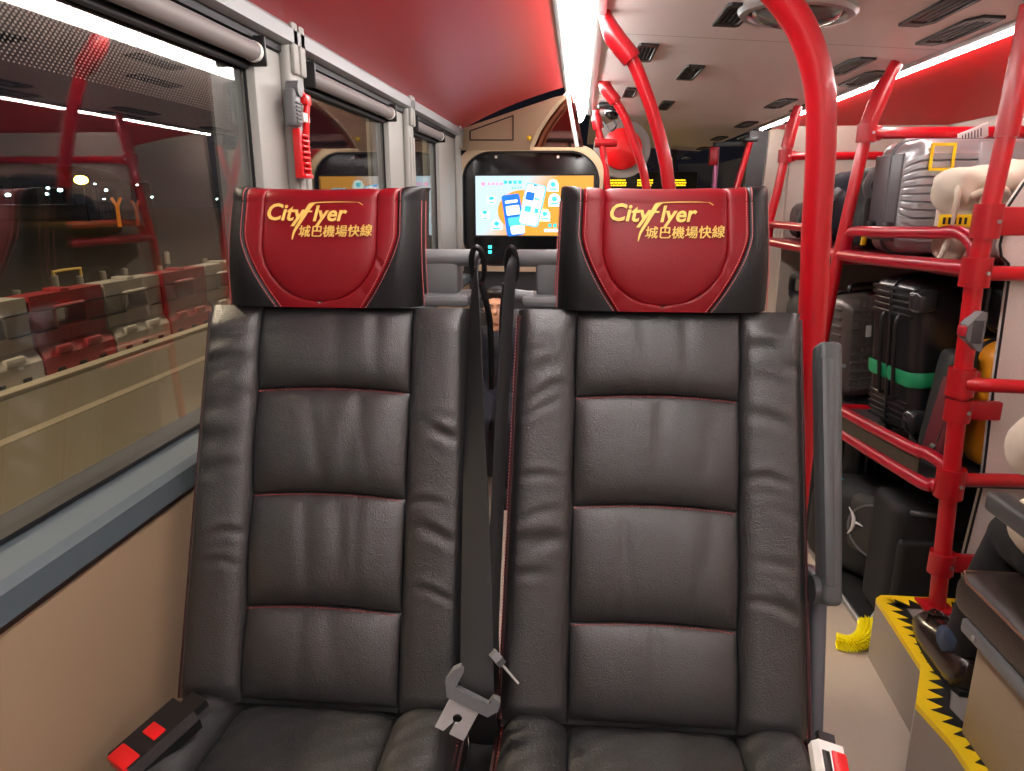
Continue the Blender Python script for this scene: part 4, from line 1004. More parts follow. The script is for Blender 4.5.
blob([('b',(1.14,3.32,1.28),(.26,.34,.20),.05),('b',(1.18,3.30,1.40),(.18,.22,.14),.05)]).build('body', M['navy'], t)
MB().tube(smooth_path([(1.06,3.13,1.39),(1.005,3.13,1.33),(1.0,3.13,1.25),(1.03,3.15,1.18)], 6), .018, 8).build('strap', M['grey'], t)
t = thing('travel_bag', 'brown shoulder bag at the far end of the top shelf', 'bag', (1.1,3.62,1.17))
blob([('b',(1.13,3.62,1.255),(.22,.20,.17),.05),('s',(1.10,3.58,1.30),(.09,.08,.05))]).build('body', mat('dark_brown_cloth', (70,58,56), .8), t)
MB().tube(smooth_path([(1.05,3.55,1.33),(1.02,3.52,1.25),(1.03,3.54,1.18)], 6), .010, 8).build('strap', M['charcoal'], t)
# middle shelf
X = Mx((1.145,2.93,.80), 0, -4, 12)
t, o = suitcase('taupe ribbed suitcase upright on the middle shelf beside the black one', X, .40, .30, .24, 9, .004, M['brownsuit'], M['blacksuit'], wheels=True)
# horizontal ribs on the visible faces
hb = MB(X)
for k in range(10): hb.box((0,-.121,-.155+k*.034), (.25,.008,.016), .004); hb.box((-.151,0,-.155+k*.034), (.008,.18,.016), .004)
hb.build('rib_band', M['brownsuit'], t)
MB(X).box((-.06,-.127,.07), (.022,.006,.045), .002).build('badge', M['white'], t)
X = Mx((1.215,2.400,.878), 0, -5, 8)
t, o = suitcase('black ribbed suitcase with a green strap on the middle shelf', X, .50, .40, .27, 3, .003, M['blacksuit'], M['blacksuit'])
hb = MB(X)
for k in range(12): hb.box((.06,-.137,-.21+k*.038), (.26,.010,.020), .005)
for k in range(5): 
    for z in (-.18, .18): hb.box((-.201,0,z-.04+k*.02), (.010,.22,.012), .004)
hb.build('rib_band', M['blacksuit'], t)
for z in (-.19, .19): MB(X).box((-.172,-.118,z), (.075,.06,.075), .02, 3).build('corner_guard', mat('glossy_black_guard', (46,46,48), .2, coat=.4), t)
hh = MB(X); 
for y in (-.05, .03): hh.tube(smooth_path([(-.200,y,-.13),(-.214,y,-.11),(-.217,y,.05),(-.214,y,.12),(-.200,y,.14)], 6), .0065, 8)
hh.build('side_handle', M['black'], t)
sg = MB(X); P = rrect(-.206, -.142, .206, .142, .045, 8); sg.tube([(x,y,-.055) for x, y in P], .024, 8, closed=True, sx=1.0, sy=.16); so = sg.build('strap', M['green'], t); so['label'] = 'green luggage strap'
MB(X).box((-.02,-.150,-.060), (.055,.018,.060), .012, 3).build('strap_buckle', M['black'], so)
X = Mx((1.235,2.112,.775), 0, 20, 0)
t = thing('backpack', 'black and dark red rucksack leaning behind the near post on the middle shelf', 'bag', (1.2,2.1,.578))
blob([('b',(0,0,0),(.075,.12,.33),.025,Mx((1.105,2.150,.760), 0, 5, 0))]).build('body', M['blackcloth'], t)
MB(Mx((1.068,2.085,.735), 0, 8, 0)).box((0,-.0,0), (.022,.11,.24), .012, 3).build('red_panel', M['redpanel'], t)
wl = MB(); wl.tube([(1.062,2.06,.640),(1.062,2.085,.640)], .026, 16); wl.build('wheel', M['black'], t)
MB().tube([(1.055,2.06,.67),(1.090,2.055,.86)], .010, 8).build('rail', M['black'], t)
X = Mx((1.372,2.140,.772), 0, 0, 0)
t, o = suitcase('orange hard suitcase with a black lock plate behind the grey panel', X, .37, .42, .16, 0, 0, M['orange'], M['slot'], rc=.03)
MB(X).box((-.168,-.083,.075), (.030,.010,.115), .004).build('lock_plate', M['black'], t)
lk = MB(X)
for k in range(3): lk.box((-.168,-.089,.098+k*.010), (.010,.003,.005))
lk.box((-.168,-.089,.035), (.008,.003,.014)); lk.build('lock_dials', M['white'], t, smooth=False)
X = Mx((1.42,2.44,.83), 0, 0, 0)
X = Mx((1.60,2.15,1.06), 0, 0, 0) @ Matrix.Rotation(PI/2, 4, 'Y')
t, o = suitcase('black ribbed suitcase lying on the orange one', Mx((1.43,2.16,1.062)) @ Matrix.Rotation(PI/2, 4, 'Y'), .50, .16, .20, 6, .004, M['blacksuit'], M['blacksuit'], wheels=False, handle=False)
# bags on the middle shelf left of the big pole
t = thing('travel_bag', 'black holdall on the middle shelf left of the big red pole', 'bag', (1.15,3.5,.578))
blob([('b',(1.16,3.45,.76),(.28,.40,.34),.07),('t',[(1.03,3.30,.90),(1.015,3.34,1.00),(1.015,3.50,1.00),(1.03,3.55,.90)],.018)]).build('body', M['blackcloth'], t)
MB().tube(smooth_path([(1.02,3.22,.86),(1.0,3.25,.80),(1.015,3.3,.70)], 6), .012, 8).build('buckle_strap', M['chrome'], t)
# bottom row
X = Mx((1.17,2.72,.305), 0, 0, 4)
t, o = suitcase('black ribbed suitcase upright on the rack floor under the lower shelf', X, .44, .36, .24, 8, .006, M['blacksuit'], M['blacksuit'])
hb = MB(X)
for k in range(7): hb.box((-.182,-.09+k*.03,0), (.010,.013,.34), .004)
hb.build('rib_band', M['blacksuit'], t)
q = at_x(840,484,.984); t = thing('luggage_tag', 'teal luggage tag hanging at the black suitcase by the armrest', 'tag', q)
MB().box(q, (.004,.045,.060), .002).build('tag', M['teal'], t); MB().tube([q+Vector((0,0,.03)), q+Vector((.012,0,.06))], .002, 6).build('loop', M['black'], t)
# soft pack with a white bird mark
t = thing('backpack', 'charcoal soft pack with a white bird emblem on the rack floor', 'bag', (1.12,2.35,.014))
bp = blob([('b',(1.135,2.42,.275),(.26,.44,.34),.075),('s',(1.12,2.34,.35),(.13,.20,.11))], .010, 8); bp.build('body', M['blackcloth'], t)
fp_ = blob([('b',(1.03,2.33,.325),(.07,.26,.22),.034)], .008, 5); fp_.build('front_pocket', M['charcoal'], t)
MB().tube([(.994,2.33+.115*math.cos(a),.325+.098*math.sin(a)) for a in lin(0, 2*PI, 33)[:-1]], .004, 6, closed=True).build('pocket_zip', M['grey'], t)
bd = MB(); P = smooth_path([(.988,2.445,.385),(.986,2.425,.360),(.985,2.42,.335),(.986,2.425,.310),(.988,2.44,.285)], 6); bd.tube(P, [.001+.006*math.sin(PI*i/(len(P)-1)) for i in range(len(P))], 8)
bd.tube([(.985,2.425,.340),(.985,2.40,.338),(.986,2.385,.334)], [.005,.004,.001], 8); bd.build('bird_emblem', M['white'], t); t.rotation_euler = (0,0,math.radians(38)); t.location += Vector((.015,.08,-.085))
MB().tube(smooth_path([(.985,2.29,.245),(.975,2.288,.225),(.980,2.285,.205),(.972,2.284,.18)], 5), .0045, 8).build('zip_pull', M['alu'], t)
X = Mx((1.245,2.185,.232), 0, 0, 0)
t = thing('suitcase', 'tall black fabric suitcase at the corner of the raised platform', 'suitcase', (1.2,2.18,.014))
blob([('b',(1.20,2.205,.235),(.42,.20,.41),.03)], .009, 4).build('body', mat('black_canvas', (22,22,23), .75, bump=.3, bscale=500), t)
blob([('b',(1.10,2.098,.20),(.20,.03,.28),.012)], .007, 3).build('front_pocket', M['blackcloth'], t)
MB().tube(smooth_path([(1.03,2.105,.425),(1.05,2.085,.432),(1.11,2.08,.430),(1.14,2.10,.420)], 6), .009, 10).build('carry_handle', M['dgrey'], t)
MB().tube([(1.115,2.076,.295),(1.117,2.074,.255)], [.010,.006], 10).build('zip_pull', M['grey'], t)
t = thing('travel_bag', 'black bag with a white tag wedged on top of the soft pack', 'bag', (1.3,2.3,.45))
blob([('b',(1.30,2.25,.475),(.34,.22,.10),.04)], .010, 5).build('body', M['matblack'], t)
MB().box((1.085,2.20,.520), (.055,.030,.004), .002).build('white_tag', M['paper'], t)
# yellow ruffled ribbon
t = thing('luggage_ribbon', 'bright yellow ruffled ribbon curled on the aisle floor by the rack', 'ribbon', (.90,2.10,0))
P = smooth_path([at_z(868,622,.055),at_z(866,634,.03),at_z(858,642,.018),at_z(848,644,.016),at_z(837,641,.018)], 10); yr = MB()
rs = [.012+.010*(i % 2)+.006*math.sin(PI*i/(len(P)-1)) for i in range(len(P))]
for i, p in enumerate(P[:-1]):
    d = (P[i+1]-p).normalized(); u = Vector((0,0,1)); w = d.cross(u).normalized()
    vs = []; n_ = 16
    for k in range(n_):
        a = 2*PI*k/n_; r = .010+.015*((k+i) % 2); z = max(.003, p.z+u.z*math.sin(a)*r); q_ = p+w*(math.cos(a)*r*1.25)+d*(.003*math.sin(3*a)); vs.append(Vector((q_.x,q_.y,z)))
    vs += [v+d*.004 for v in vs]; yr.add(vs, [tuple(range(n_)), tuple(range(2*n_-1, n_-1, -1))]+[(k,k+n_,(k+1) % n_+n_,(k+1) % n_) for k in range(n_)])
yr.tube([Vector((p.x,p.y,max(p.z,.010))) for p in P], .009, 8); yr.build('ruffle', mat('fluorescent_yellow', (244,230,10), .5), t, smooth=False)
MB().tube([P[0], P[0]+Vector((.02,.01,.03)), P[0]+Vector((.05,.02,.06))], .003, 6).build('cord', M['alu'], t)

# ------------------------------------------------------------------ the seat across the aisle and its passenger
t = thing('bus_seat', 'black leather seat across the aisle with brown stitching and grey armrest', 'bus seat', (1.10,1.2,.2))
cs = remesh(MB().box((1.080,1.250,.515), (.47,.53,.105), .035, 4), .012, 4); cs.build('cushion', leather('dark_brown_leather', (44,36,32), .38), t)
MB().tube([(.849,y,.553) for y in lin(1.00,1.46,10)]+[(.868,1.508,.553),(1.28,1.510,.553)], .003, 8).build('piping', mat('brown_stitch', (120,84,66), .6), t)
MB().span((.848,.95,.440),(.872,1.455,.472),.006).build('side_rail', M['grey'], t)
MB().tube([(.846,1.40,.456),(.851,1.40,.456)], .006, 10).build('rail_screw', M['alu'], t)
MB().span((.872,.98,.201),(1.30,1.425,.458),.006).build('plinth', mat('warm_grey_plinth', (150,132,108), .45), t)
MB().box((0,0,0), (.44,.09,.66), .03, 3, xf=Mx((1.085,.93,.86), 10, 0, 0)).build('backrest', M['leather'], t)
MB().box((0,0,0), (.32,.09,.18), .03, 3, xf=Mx((1.085,.855,1.275), 8, 0, 0)).build('headrest', M['redlea'], t)
MB().span((.838,1.00,.735),(.880,1.435,.778),.010,3).build('armrest', M['dgrey'], t)
MB().span((.840,.93,.70),(.866,1.03,.80),.008).build('armrest_bracket', M['dgrey'], t)
def limb(mb, pts, rs, n=16): 
    mb.tube(pts, rs, n)
    for p, r in zip(pts, rs): mb.ball(p, r*.99, 14)
def head_mesh(c, fwd, r=.098, mbo=None):
    """head with jaw, nose, brow, lips, ears looking along fwd (unit, horizontal)"""
    mb = mbo or MB(); f = Vector(fwd); s = Vector((-f.y, f.x, 0)); c = Vector(c); k = r/.098
    X = Matrix(((s.x, f.x, 0, c.x), (s.y, f.y, 0, c.y), (s.z, f.z, 1, c.z), (0,0,0,1)))
    def b(p, q): mb.ball(X @ Vector(p)*1.0, q, 18) if False else mb.ball((0,0,0), tuple(x*k for x in q), 18, xf=None) if False else add(p, q)
    def add(p, q):
        tmp = MB(); tmp.ball(tuple(x*k for x in p), tuple(x*k for x in q), 18); mb.add(tmp.v, tmp.f, X)
    add((0,-.012,.03), (.074,.092,.085)); add((0,.020,-.030), (.056,.066,.075)); add((0,.055,-.078), (.026,.026,.022)); add((0,.030,-.05), (.05,.05,.05))
    add((0,.090,-.018), (.011,.020,.014)); add((0,.083,.0), (.008,.012,.024)); add((0,.078,.028), (.05,.012,.010))
    add((0,.078,-.052), (.021,.011,.006)); add((0,.076,-.062), (.018,.011,.006))
    for e in (-1, 1): add((e*.074,-.012,-.008), (.010,.020,.030)); add((e*.034,.058,-.018), (.020,.018,.022))
    return mb, X, k
def eyes_hair(t, X, k, hair_m):
    for e in (-1, 1):
        m1 = MB(); m1.ball(tuple(x*k for x in (e*.029,.068,.006)), (.0105*k,)*3, 14); mm = MB(); mm.add(m1.v, m1.f, X); mm.build('eye', M['white'], t)
        m1 = MB(); m1.ball(tuple(x*k for x in (e*.029,.0755,.006)), (.0055*k,)*3, 12); mm = MB(); mm.add(m1.v, m1.f, X); mm.build('iris', M['hair'], t)
        m1 = MB(); m1.ball(tuple(x*k for x in (e*.030,.085,.026)), (.017*k,.006*k,.003*k), 10); mm = MB(); mm.add(m1.v, m1.f, X); mm.build('eyebrow', M['hair'], t)
    h = MB(); g = MB(); g.ball((0,-.022*k,.046*k), (.083*k,.095*k,.082*k), 20); g.ball((0,-.060*k,-.005*k), (.072*k,.055*k,.075*k), 18); g.ball((0,.03*k,.092*k), (.066*k,.055*k,.030*k), 16)
    h.add(g.v, g.f, X); remesh(h, .007, 4).build('hair', hair_m, t)
def hand(mb, w, d, up, side, curl=.35, k=1.0):
    """palm + five separate fingers; d forward, up = back of hand, side = thumb side"""
    w = Vector(w); d = Vector(d).normalized(); up = Vector(up).normalized(); side = Vector(side).normalized()
    pm = MB()
    R = Matrix(((side.x, d.x, up.x, 0), (side.y, d.y, up.y, 0), (side.z, d.z, up.z, 0), (0,0,0,1)))
    mb.box((0,0,0), (.080*k,.092*k,.028*k), .013, 3, xf=Matrix.Translation(w+d*(.048*k)) @ R)
    for i, (o_, L, r) in enumerate(((.030,.070,.0085),(.010,.078,.0088),(-.011,.072,.0085),(-.031,.056,.0075))):
        p = w+d*(.088*k)+side*(o_*k); dd = d; P = [p]
        for q in range(3):
            ang = curl*(q+.4); dd = (d*math.cos(ang)-up*math.sin(ang)); p = p+dd*(L*k/3*1.1); P.append(p)
        mb.tube(P, [r*k*1.05, r*k, r*k*.95, r*k*.75], 10); 
        for a_, rr_ in zip(P, (1.05,1.0,.95,.75)): mb.ball(a_, r*k*rr_, 10)
    p = w+d*(.022*k)+side*(.034*k); P = [p, p+(side*.8+d*.6).normalized()*.034*k, p+(side*.8+d*.6).normalized()*.034*k+(d*.9+side*.3-up*.2).normalized()*.032*k]
    mb.tube(P, [.0115*k,.0105*k,.0085*k], 10)
    for a_, rr_ in zip(P, (.0115,.0105,.0085)): mb.ball(a_, rr_*k, 10)
t = thing('person', 'seated person in black trousers, cream coat and dark brown leather shoes', 'person', (1.10,1.3,.2))
hips = Vector((1.09,1.13,.685)); kneeL = Vector((1.020,1.590,.600)); ankL = Vector((.985,1.640,.300)); kneeR = Vector((1.20,1.56,.635)); ankR = Vector((1.20,1.62,.300))
shL = Vector((.945,1.15,1.12)); shR = Vector((1.255,1.15,1.12)); elL = Vector((.938,1.45,.865)); wrL = Vector((1.075,1.58,.845)); elR = Vector((1.29,1.20,.86)); wrR = Vector((1.15,1.42,.785))
bd = MB()
bd.ball((1.09,1.10,.70), (.155,.11,.10)); bd.ball((1.09,1.11,.85), (.135,.095,.14)); bd.ball((1.10,1.135,1.02), (.155,.095,.14)); limb(bd, [shL, (1.10,1.145,1.14), shR], [.05,.065,.05])
limb(bd, [(1.10,1.15,1.13),(1.10,1.18,1.24)], [.058,.050])
for a, b, c_ in ((Vector((1.01,1.12,.67)), kneeL, ankL), (Vector((1.17,1.12,.67)), kneeR, ankR)): limb(bd, [a, lerpv(a, b, .5), b, lerpv(b, c_, .35), c_], [.075,.068,.052,.050,.035])
limb(bd, [ankL, ankL+Vector((-.004,.10,-.06))], [.034,.030]); limb(bd, [ankR, ankR+Vector((.004,.10,-.06))], [.034,.030])
for a, b, c_ in ((shL, elL, wrL), (shR, elR, wrR)): limb(bd, [a, lerpv(a, b, .5), b, lerpv(b, c_, .5), c_], [.046,.042,.036,.033,.026])
head_mesh((1.10,1.215,1.335), (0,1,0), .098, bd); X_ = Matrix(((-1,0,0,1.10),(0,1,0,1.215),(0,0,1,1.335),(0,0,0,1)))
hand(bd, wrL, (.75,.55,-.1), (0,0,1), (-.3,.8,0)); hand(bd, wrR, (-.55,.75,-.05), (0,0,1), (.75,.5,0))
body = remesh(bd, .0065, 3).build('body', M['skin'], t, ang=80)
eyes_hair(t, X_, 1.0, M['hair'])
tr = MB()
tr.ball((1.09,1.10,.69), (.180,.135,.115))
for a, b, c_, e in ((Vector((1.00,1.13,.672)), kneeL, ankL, -1), (Vector((1.18,1.13,.672)), kneeR, ankR, 1)):
    limb(tr, [a, lerpv(a, b, .5)+Vector((0,0,.002)), b, lerpv(b, c_, .5)+Vector((0,.004,0)), c_+Vector((0,-.005,-.030))], [.090,.080,.066,.064,.060])
tm = remesh(tr, .010, 5)
def wrinkle(mb, amp, f): 
    for i, v in enumerate(mb.v):
        x, y, z = v; d = amp*(math.sin(f*(x*1.3+z*.9+y*.4)+2*math.sin(f*.4*y))*math.sin(f*.7*(y-z))); mb.v[i] = (x+d*.6, y+d*.5, z+d*.6)
wrinkle(tm, .005, 55); tm.build('trousers', mat('black_trousers', (17,17,21), .85, bump=.35, bscale=300), t, ang=80)
ct = MB(); ct.ball((1.09,1.085,.72), (.185,.145,.12)); ct.ball((1.09,1.105,.88), (.170,.135,.16)); ct.ball((1.10,1.135,1.04), (.185,.125,.14)); limb(ct, [shL, (1.10,1.145,1.145), shR], [.075,.080,.075])
for a, b, c_ in ((shL, elL, wrL), (shR, elR, wrR)): limb(ct, [a, lerpv(a, b, .5), b, lerpv(b, c_, .45), lerpv(b, c_, .85)], [.075,.070,.066,.058,.050])
limb(ct, [(.995,1.16,.70),(.985,1.32,.712),(.988,1.45,.690)], [.10,.085,.078]); limb(ct, [(1.10,1.16,.71),(1.10,1.34,.70)], [.12,.09])
cm_ = remesh(ct, .011, 5); wrinkle(cm_, .005, 40); wrinkle(cm_, .003, 95); cm_.build('coat', M['coat'], t, ang=80)
# shoes: pleated dark slip-ons with a blue sock
def shoe(x, y0, y1, rot):
    sh = MB(); L = y1-y0; X = Matrix.Translation((x,(y0+y1)/2,.2)) @ Matrix.Rotation(rot, 4, 'Z')
    def fn(q, a):
        y = -L/2+L*q; w = .034+.018*math.sin(PI*clamp(q*.95+.02))**.8+.006*math.exp(-((q-.72)/.2)**2); 
        endr = min(1., (q*14+.0)**.5)*min(1., ((1-q)*9)**.5); w *= max(.02, endr)
        hgt = .082 if q < .5 else .082-.030*clamp((q-.5)/.35); hgt *= max(.05, min(1., (q*16)**.5)*min(1., ((1-q)*8)**.5))
        cx_ = math.cos(a); sz = math.sin(a)
        return X @ Vector((w*cx_*(1.0 if sz > 0 else 1.06), y, .018+max(-.012, hgt*sz*(.85 if sz > 0 else .2))))
    sh.grid(fn, lin(0, 1, 40), lin(0, 2*PI, 29)); mm = remesh(sh, .006, 2)
    o = mm.build('shoe', M['shoe'], t, ang=80)
    so_ = MB(X); so_.prism([((.050*math.sin(PI*clamp(q*.9+.06))**.5+.004)*s_, -L/2+L*q) for s_, qs in ((1, lin(.0, 1, 18)), (-1, lin(1, .0, 18))) for q in qs], .002, .016, 'z')
    so_.build('sole', M['matblack'], o, ang=30)
    pl = MB(X)
    for k in range(7):
        a = -.55+k*.18; pl.tube(smooth_path([(math.sin(a)*.024, L/2-.085, .074),(math.sin(a)*.034, L/2-.055, .066),(math.sin(a)*.044, L/2-.028, .044)], 4), .0028, 6)
    pl.tube([(.030*math.cos(a), L/2-.095+.040*math.sin(a), .076-.012*abs(math.cos(a))) for a in lin(0, PI, 13)], .004, 8)
    pl.build('pleats', M['shoe'], o)
    sk = MB(); limb(sk, [X @ Vector((0,-L/2+.165,.052)), X @ Vector((0,-L/2+.105,.070)), X @ Vector((0,-L/2+.088,.105))], [.036,.042,.042]); sk.build('sock', M['sock'], o)
    return o
shoe(.972, 1.545, 1.865, math.radians(-6)); shoe(1.205, 1.56, 1.86, math.radians(4))
# ------------------------------------------------------------------ passenger glimpsed between the seats, on a low seat of the next row
t = thing('person', 'person in dark clothing glimpsed through the gap between the two seats', 'person', at_z(497,420,0)*0+Vector((at_y(497,303,3.35).x,3.35,0)))
bd = MB(); K = .70; c0 = at_y(497,303,3.35); c0.z = 0
def G(x, y, z): return c0+Vector((x*K, y*K, z*K))
bd.ball(G(0,0,.58), (.13,.10,.09)); bd.ball(G(0,.01,.75), (.115,.08,.14)); bd.ball(G(0,.02,.92), (.13,.08,.12)); limb(bd, [G(-.15,.02,1.0), G(0,.02,1.02), G(.15,.02,1.0)], [.042,.055,.042]); limb(bd, [G(0,.02,1.0), G(0,.0,1.10)], [.048,.044])
for e in (-1, 1):
    limb(bd, [G(e*.08,-.03,.56), G(e*.09,-.24,.57), G(e*.10,-.44,.52), G(e*.10,-.43,.28), G(e*.10,-.42,.08)], [.062,.056,.044,.040,.03])
    limb(bd, [G(e*.10,-.42,.06), G(e*.11,-.55,.035)], [.03,.028]); limb(bd, [G(e*.15,.02,1.0), G(e*.20,-.03,.80), G(e*.07,-.16,.60)], [.040,.034,.024])
    hand(bd, G(e*.07,-.16,.60), (-e*.3,-.9,-.1), (0,0,1), (-e*.9,.2,0), .4, .85)
head_mesh(G(0,-.01,1.225), (0,-1,0), .098*K/.9, bd)
remesh(bd, .0065, 3).build('body', M['skin'], t, ang=80)
kk = K/.9; X_ = Matrix(((1,0,0,c0.x),(0,-1,0,c0.y-.01*K),(0,0,1,1.225*K),(0,0,0,1))); eyes_hair(t, X_, kk, M['hair'])
jk = MB(); jk.ball(G(0,.0,.60), (.15,.115,.10)); jk.ball(G(0,.01,.77), (.14,.10,.15)); jk.ball(G(0,.02,.93), (.15,.095,.12)); limb(jk, [G(-.15,.02,1.0), G(0,.02,1.01), G(.15,.02,1.0)], [.058,.062,.058])
for e in (-1, 1): limb(jk, [G(e*.15,.02,1.0), G(e*.20,-.03,.80), G(e*.08,-.15,.62)], [.058,.052,.040])
remesh(jk, .010, 4).build('jacket', M['navy'], t, ang=80)
tr = MB()
for e in (-1, 1): limb(tr, [G(e*.08,-.02,.56), G(e*.09,-.24,.57), G(e*.10,-.44,.53), G(e*.10,-.43,.28), G(e*.10,-.42,.12)], [.082,.074,.062,.056,.050])
remesh(tr, .010, 4).build('trousers', M['navy'], t, ang=80)
for e in (-1, 1): 
    sb = MB(); limb(sb, [G(e*.10,-.40,.055), G(e*.11,-.56,.045)], [.046,.040]); remesh(sb, .008, 3).build('shoe', M['matblack'], t)
t = thing('bus_seat', 'low black leather seat under the passenger behind the front pair', 'bus seat', (c0.x,3.5,0))
sx = c0.x
MB().span((sx-.21,3.24,.26),(sx+.21,3.66,.335),.025,3).build('cushion', M['leather'], t); MB().box((0,0,0), (.42,.08,.50), .03, 3, xf=Mx((sx,3.60,.56), -8, 0, 0)).build('backrest', M['leather'], t)
MB().span((sx-.16,3.32,0),(sx+.16,3.58,.27),.01).build('plinth', M['dgrey'], t)

# ------------------------------------------------------------------ outside: road, barriers, far lights
RZ = -.35
struct(MB().span((-5.6,-20,RZ-.1),(2.6,60,RZ)).build('road', M['asphalt'], smooth=False))
g_ = MB(); a, b = Vector((-4.33,0,RZ)), Vector((-3.62,12,RZ))
d = Vector((0,1,0)); g_.span((-4.17,-15,RZ),(-4.06,60,RZ+.004)); struct(g_.build('trim_11', M['line'], smooth=False))
struct(MB().span((-5.62,-20,RZ),(-4.98,60,RZ+.05),.01).build('trim_12', M['kerb'], smooth=False))
struct(MB().span((-140,-60,RZ-.2),(-5.6,160,RZ-.05)).build('ground', M['ground'], smooth=False))
def barrier(name, m, y, label):
    t = thing('traffic_barrier', label, 'traffic barrier', (-5.3,y,RZ+.05), 'red and white water-filled barriers along the road')
    L = 1.06; Y0 = y-L/2; zb = RZ+.05
    mb = MB()
    # section with a step, sides of a rectangular hole built as a frame
    sec = [(-.19,0),(-.19,.16),(-.12,.28),(-.12,.76),(.12,.76),(.12,.28),(.19,.16),(.19,0)]
    def part(y0, y1, lo, hi):
        P = [(x,max(lo,min(hi,z))) for x, z in sec]; mb.prism([(-5.3+x, zb+z) for x, z in P], y0, y1)
    part(Y0, Y0+L, 0, .42); part(Y0, Y0+L, .62, .76); part(Y0, Y0+.30, .42, .62); part(Y0+L-.30, Y0+L, .42, .62)
    o = mb.build('body', m, t, ang=25)
    lp = MB(); P = rrect(Y0+.30, zb+.42, Y0+L-.30, zb+.62, .04, 5); lp.tube([(-5.175,yy,zz) for yy, zz in P], .02, 8, closed=True); lp.build('hole_rim', m, t)
    rb = MB(); rb.span((-5.16,Y0+.18,zb+.17),(-5.10,Y0+.40,zb+.25),.02); rb.span((-5.16,Y0+.62,zb+.17),(-5.10,Y0+.86,zb+.25),.02); rb.span((-5.20,Y0+.46,zb+.755),(-5.40,Y0+.60,zb+.79),.01); rb.build('ribs', m, t)
    ft = MB()
    for k in range(3): ft.span((-5.13,Y0+.14+k*.32,zb-.0),(-5.105,Y0+.26+k*.32,zb+.04),.01)
    ft.build('foot_slot', M['matblack'], t)
ys = [4.60,5.70,6.80,7.90,9.0,10.1,11.2,12.3]
labs = ['white barrier just left of the frame edge before the red one','white road barrier cut by the left edge of the photo','nearest full red road barrier outside the window','white road barrier between the two red ones','red road barrier right behind the reflected red pole','white road barrier just left of the window seat headrest','red road barrier behind the window seat','white road barrier farthest along the road']
for i, y in enumerate(ys): barrier('b', M['barred'] if i % 2 == 0 else M['barwhite'], y, labs[i])
for i, (x, y) in enumerate([(17,296),(55,281),(80,281),(103,276),(125,273),(160,270),(167,256),(205,262)]):
    p = at_x(x, y, -9.0); t = thing('bollard', 'pale topped bollard behind the road barriers', 'bollard', (p.x,p.y,RZ-.05), 'bollards beyond the barriers')
    h = p.z+.10-(RZ-.05); MB().lathe([(.055,0),(.055,h*.72),(.05,h*.75)], c=(p.x,p.y,RZ-.05), n=14).build('post', M['matblack'], t); MB().lathe([(.058,h*.60),(.058,h*.96),(.04,h*.99),(.001,h)], c=(p.x,p.y,RZ-.05), n=14).build('cap', M['bollard'], t)
t = thing('hoop_barrier', 'low hoop rail between bollards beyond the road barriers', 'rail', (-9.2,11.9,RZ))
a, b = at_x(53,272,-9.2), at_x(80,270,-9.2); MB().tube(smooth_path([(a.x,a.y,RZ-.05),(a.x,a.y,a.z-.05),(a.x,a.y+.06,a.z),(b.x,b.y-.06,a.z),(b.x,b.y,a.z-.05),(b.x,b.y,RZ-.05)], 4), .03, 10).build('hoop', mat('dull_yellow', (170,140,70), .6), t)
# forked orange lit columns
for i, (x, y) in enumerate([(117,205),(136,207)]):
    p = at_x(x, y, -30); t = thing('forked_column', ('left' if i == 0 else 'right')+' one of two forked orange lit columns far outside', 'lamp post', (p.x,p.y,RZ))
    m = emis('orange_glow', (210,120,30) if i == 0 else (120,60,36), .55)
    MB().tube([(p.x,p.y,RZ),(p.x,p.y,p.z)], .12, 10).build('stem', m, t)
    for e in (-1, 1): MB().tube([(p.x,p.y,p.z-.1),(p.x,p.y+e*.45,p.z+.42)], .10, 10).build('fork', m, t)
# street lamps and far lights
def lamp(x, y, D, r, m, label, cat='street lamp', group=None):
    p = at_x(x, y, -D); t = thing('street_lamp', label, cat, (p.x,p.y,RZ), group)
    MB().tube([(p.x+r*.4,p.y,RZ),(p.x+r*.4,p.y,p.z)], max(.05, r*.15), 8).build('mast', M['matblack'], t); MB().ball(tuple(p), (r,r*1.5,r*.8), 14).build('lamp_head', m, t)
lamp(81,180,40,.42,M['warm'],'large warm yellow street lamp glowing far outside the window')
for (x, y, r) in [(8,195,.20),(60,190,.22),(48,188,.14),(106,190,.16),(104,199,.10),(47,194,.14),(95,184,.10),(217,199,.12),(152,197,.12),(137,185,.10)]: lamp(x, y, 60, r, M['cool'], 'tiny cool white light glowing far outside the window', 'street lamp', 'tiny distant lights')
lamp(149,217,60,.20,M['warm'],'small yellow lamp low beyond the far columns')
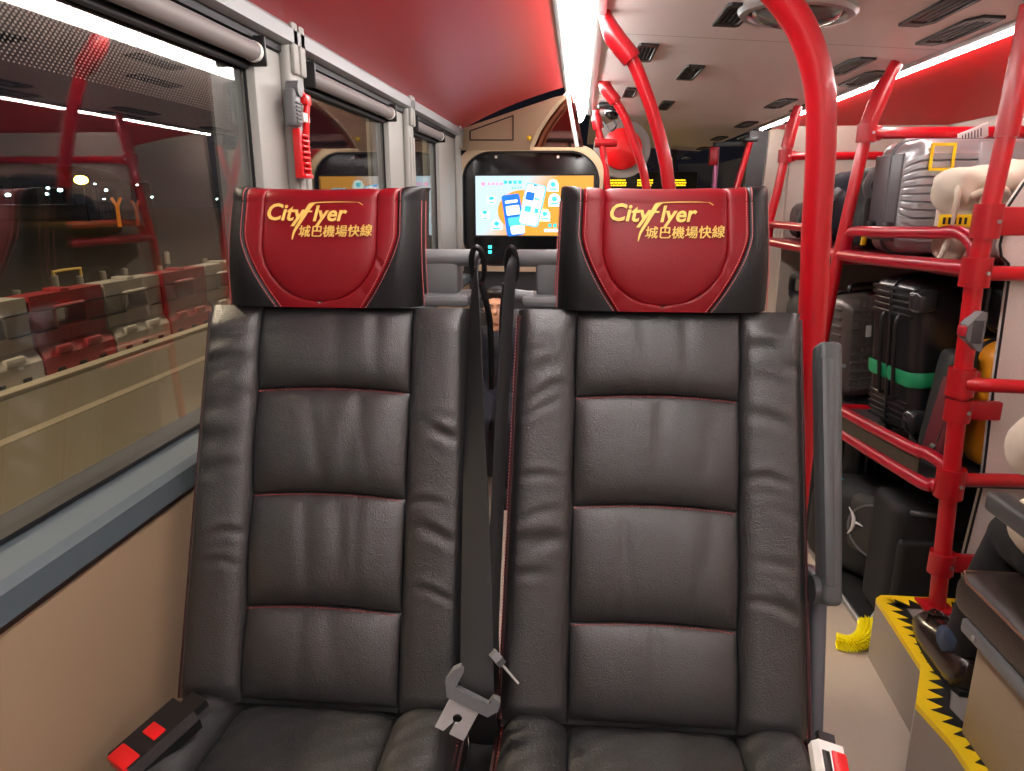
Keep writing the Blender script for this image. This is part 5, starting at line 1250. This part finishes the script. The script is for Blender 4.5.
# dim buildings
t = thing('street_building', 'dim domed hall far outside the window', 'building', (-75,98,RZ))
MB().span((-90,80,RZ),(-72,118,4.2)).build('hall', M['build'], t, smooth=False); 
dmb = MB()
for k in range(3): dmb.ball((-80,86+k*13,4.0), (6,6,2.6), 18)
dmb.build('dome', M['build'], t)
wn = MB()
for k in range(6): wn.span((-72.2,82+k*5.6,.6),(-71.9,86+k*5.6,3.0))
wn.build('window', mat('dark_window', (20,20,22), .3), t, smooth=False)
t = thing('street_building', 'long low dark building beyond the bollards', 'building', (-45,60,RZ)); MB().span((-60,20,RZ),(-50,70,.6)).build('wall', M['build'], t, smooth=False); MB().span((-61,19,.6),(-49.5,71,.9)).build('roof', M['dgrey'], t, smooth=False)

# ------------------------------------------------------------------ light, world, camera
def area(name, loc, rot, sx, sy, e, c):
    l = bpy.data.lights.new(name, 'AREA'); l.shape = 'RECTANGLE'; l.size = sx; l.size_y = sy; l.energy = e; l.color = c
    o = bpy.data.objects.new(name, l); COL.objects.link(o); o.location = loc; o.rotation_euler = rot; return o
for y in (2., 14., 26.):                                   # roadside lamps above the frame
    l = bpy.data.lights.new('road_lamp_light', 'POINT'); l.energy = 1850; l.color = (1,.80,.55); l.shadow_soft_size = .3
    o = bpy.data.objects.new('road_lamp_light', l); COL.objects.link(o); o.location = (-4.6,y,5.2)
w = bpy.data.worlds.new('night'); SC.world = w; w.use_nodes = True
w.node_tree.nodes['Background'].inputs[0].default_value = (.012,.012,.018,1); w.node_tree.nodes['Background'].inputs[1].default_value = .5
cam = bpy.data.cameras.new('camera'); co = bpy.data.objects.new('camera', cam); COL.objects.link(co)
cam.sensor_fit = 'HORIZONTAL'; cam.sensor_width = 36; cam.lens = FPX/1024*36; cam.clip_start = .02; cam.clip_end = 500
co.matrix_world = Matrix(((cR.x,cU.x,-cF.x,cO.x),(cR.y,cU.y,-cF.y,cO.y),(cR.z,cU.z,-cF.z,cO.z),(0,0,0,1)))
SC.camera = co
vs = SC.view_settings; vs.view_transform = 'Standard'; vs.look = 'None'; vs.gamma = 1; vs.exposure = 0; vs.use_curve_mapping = False
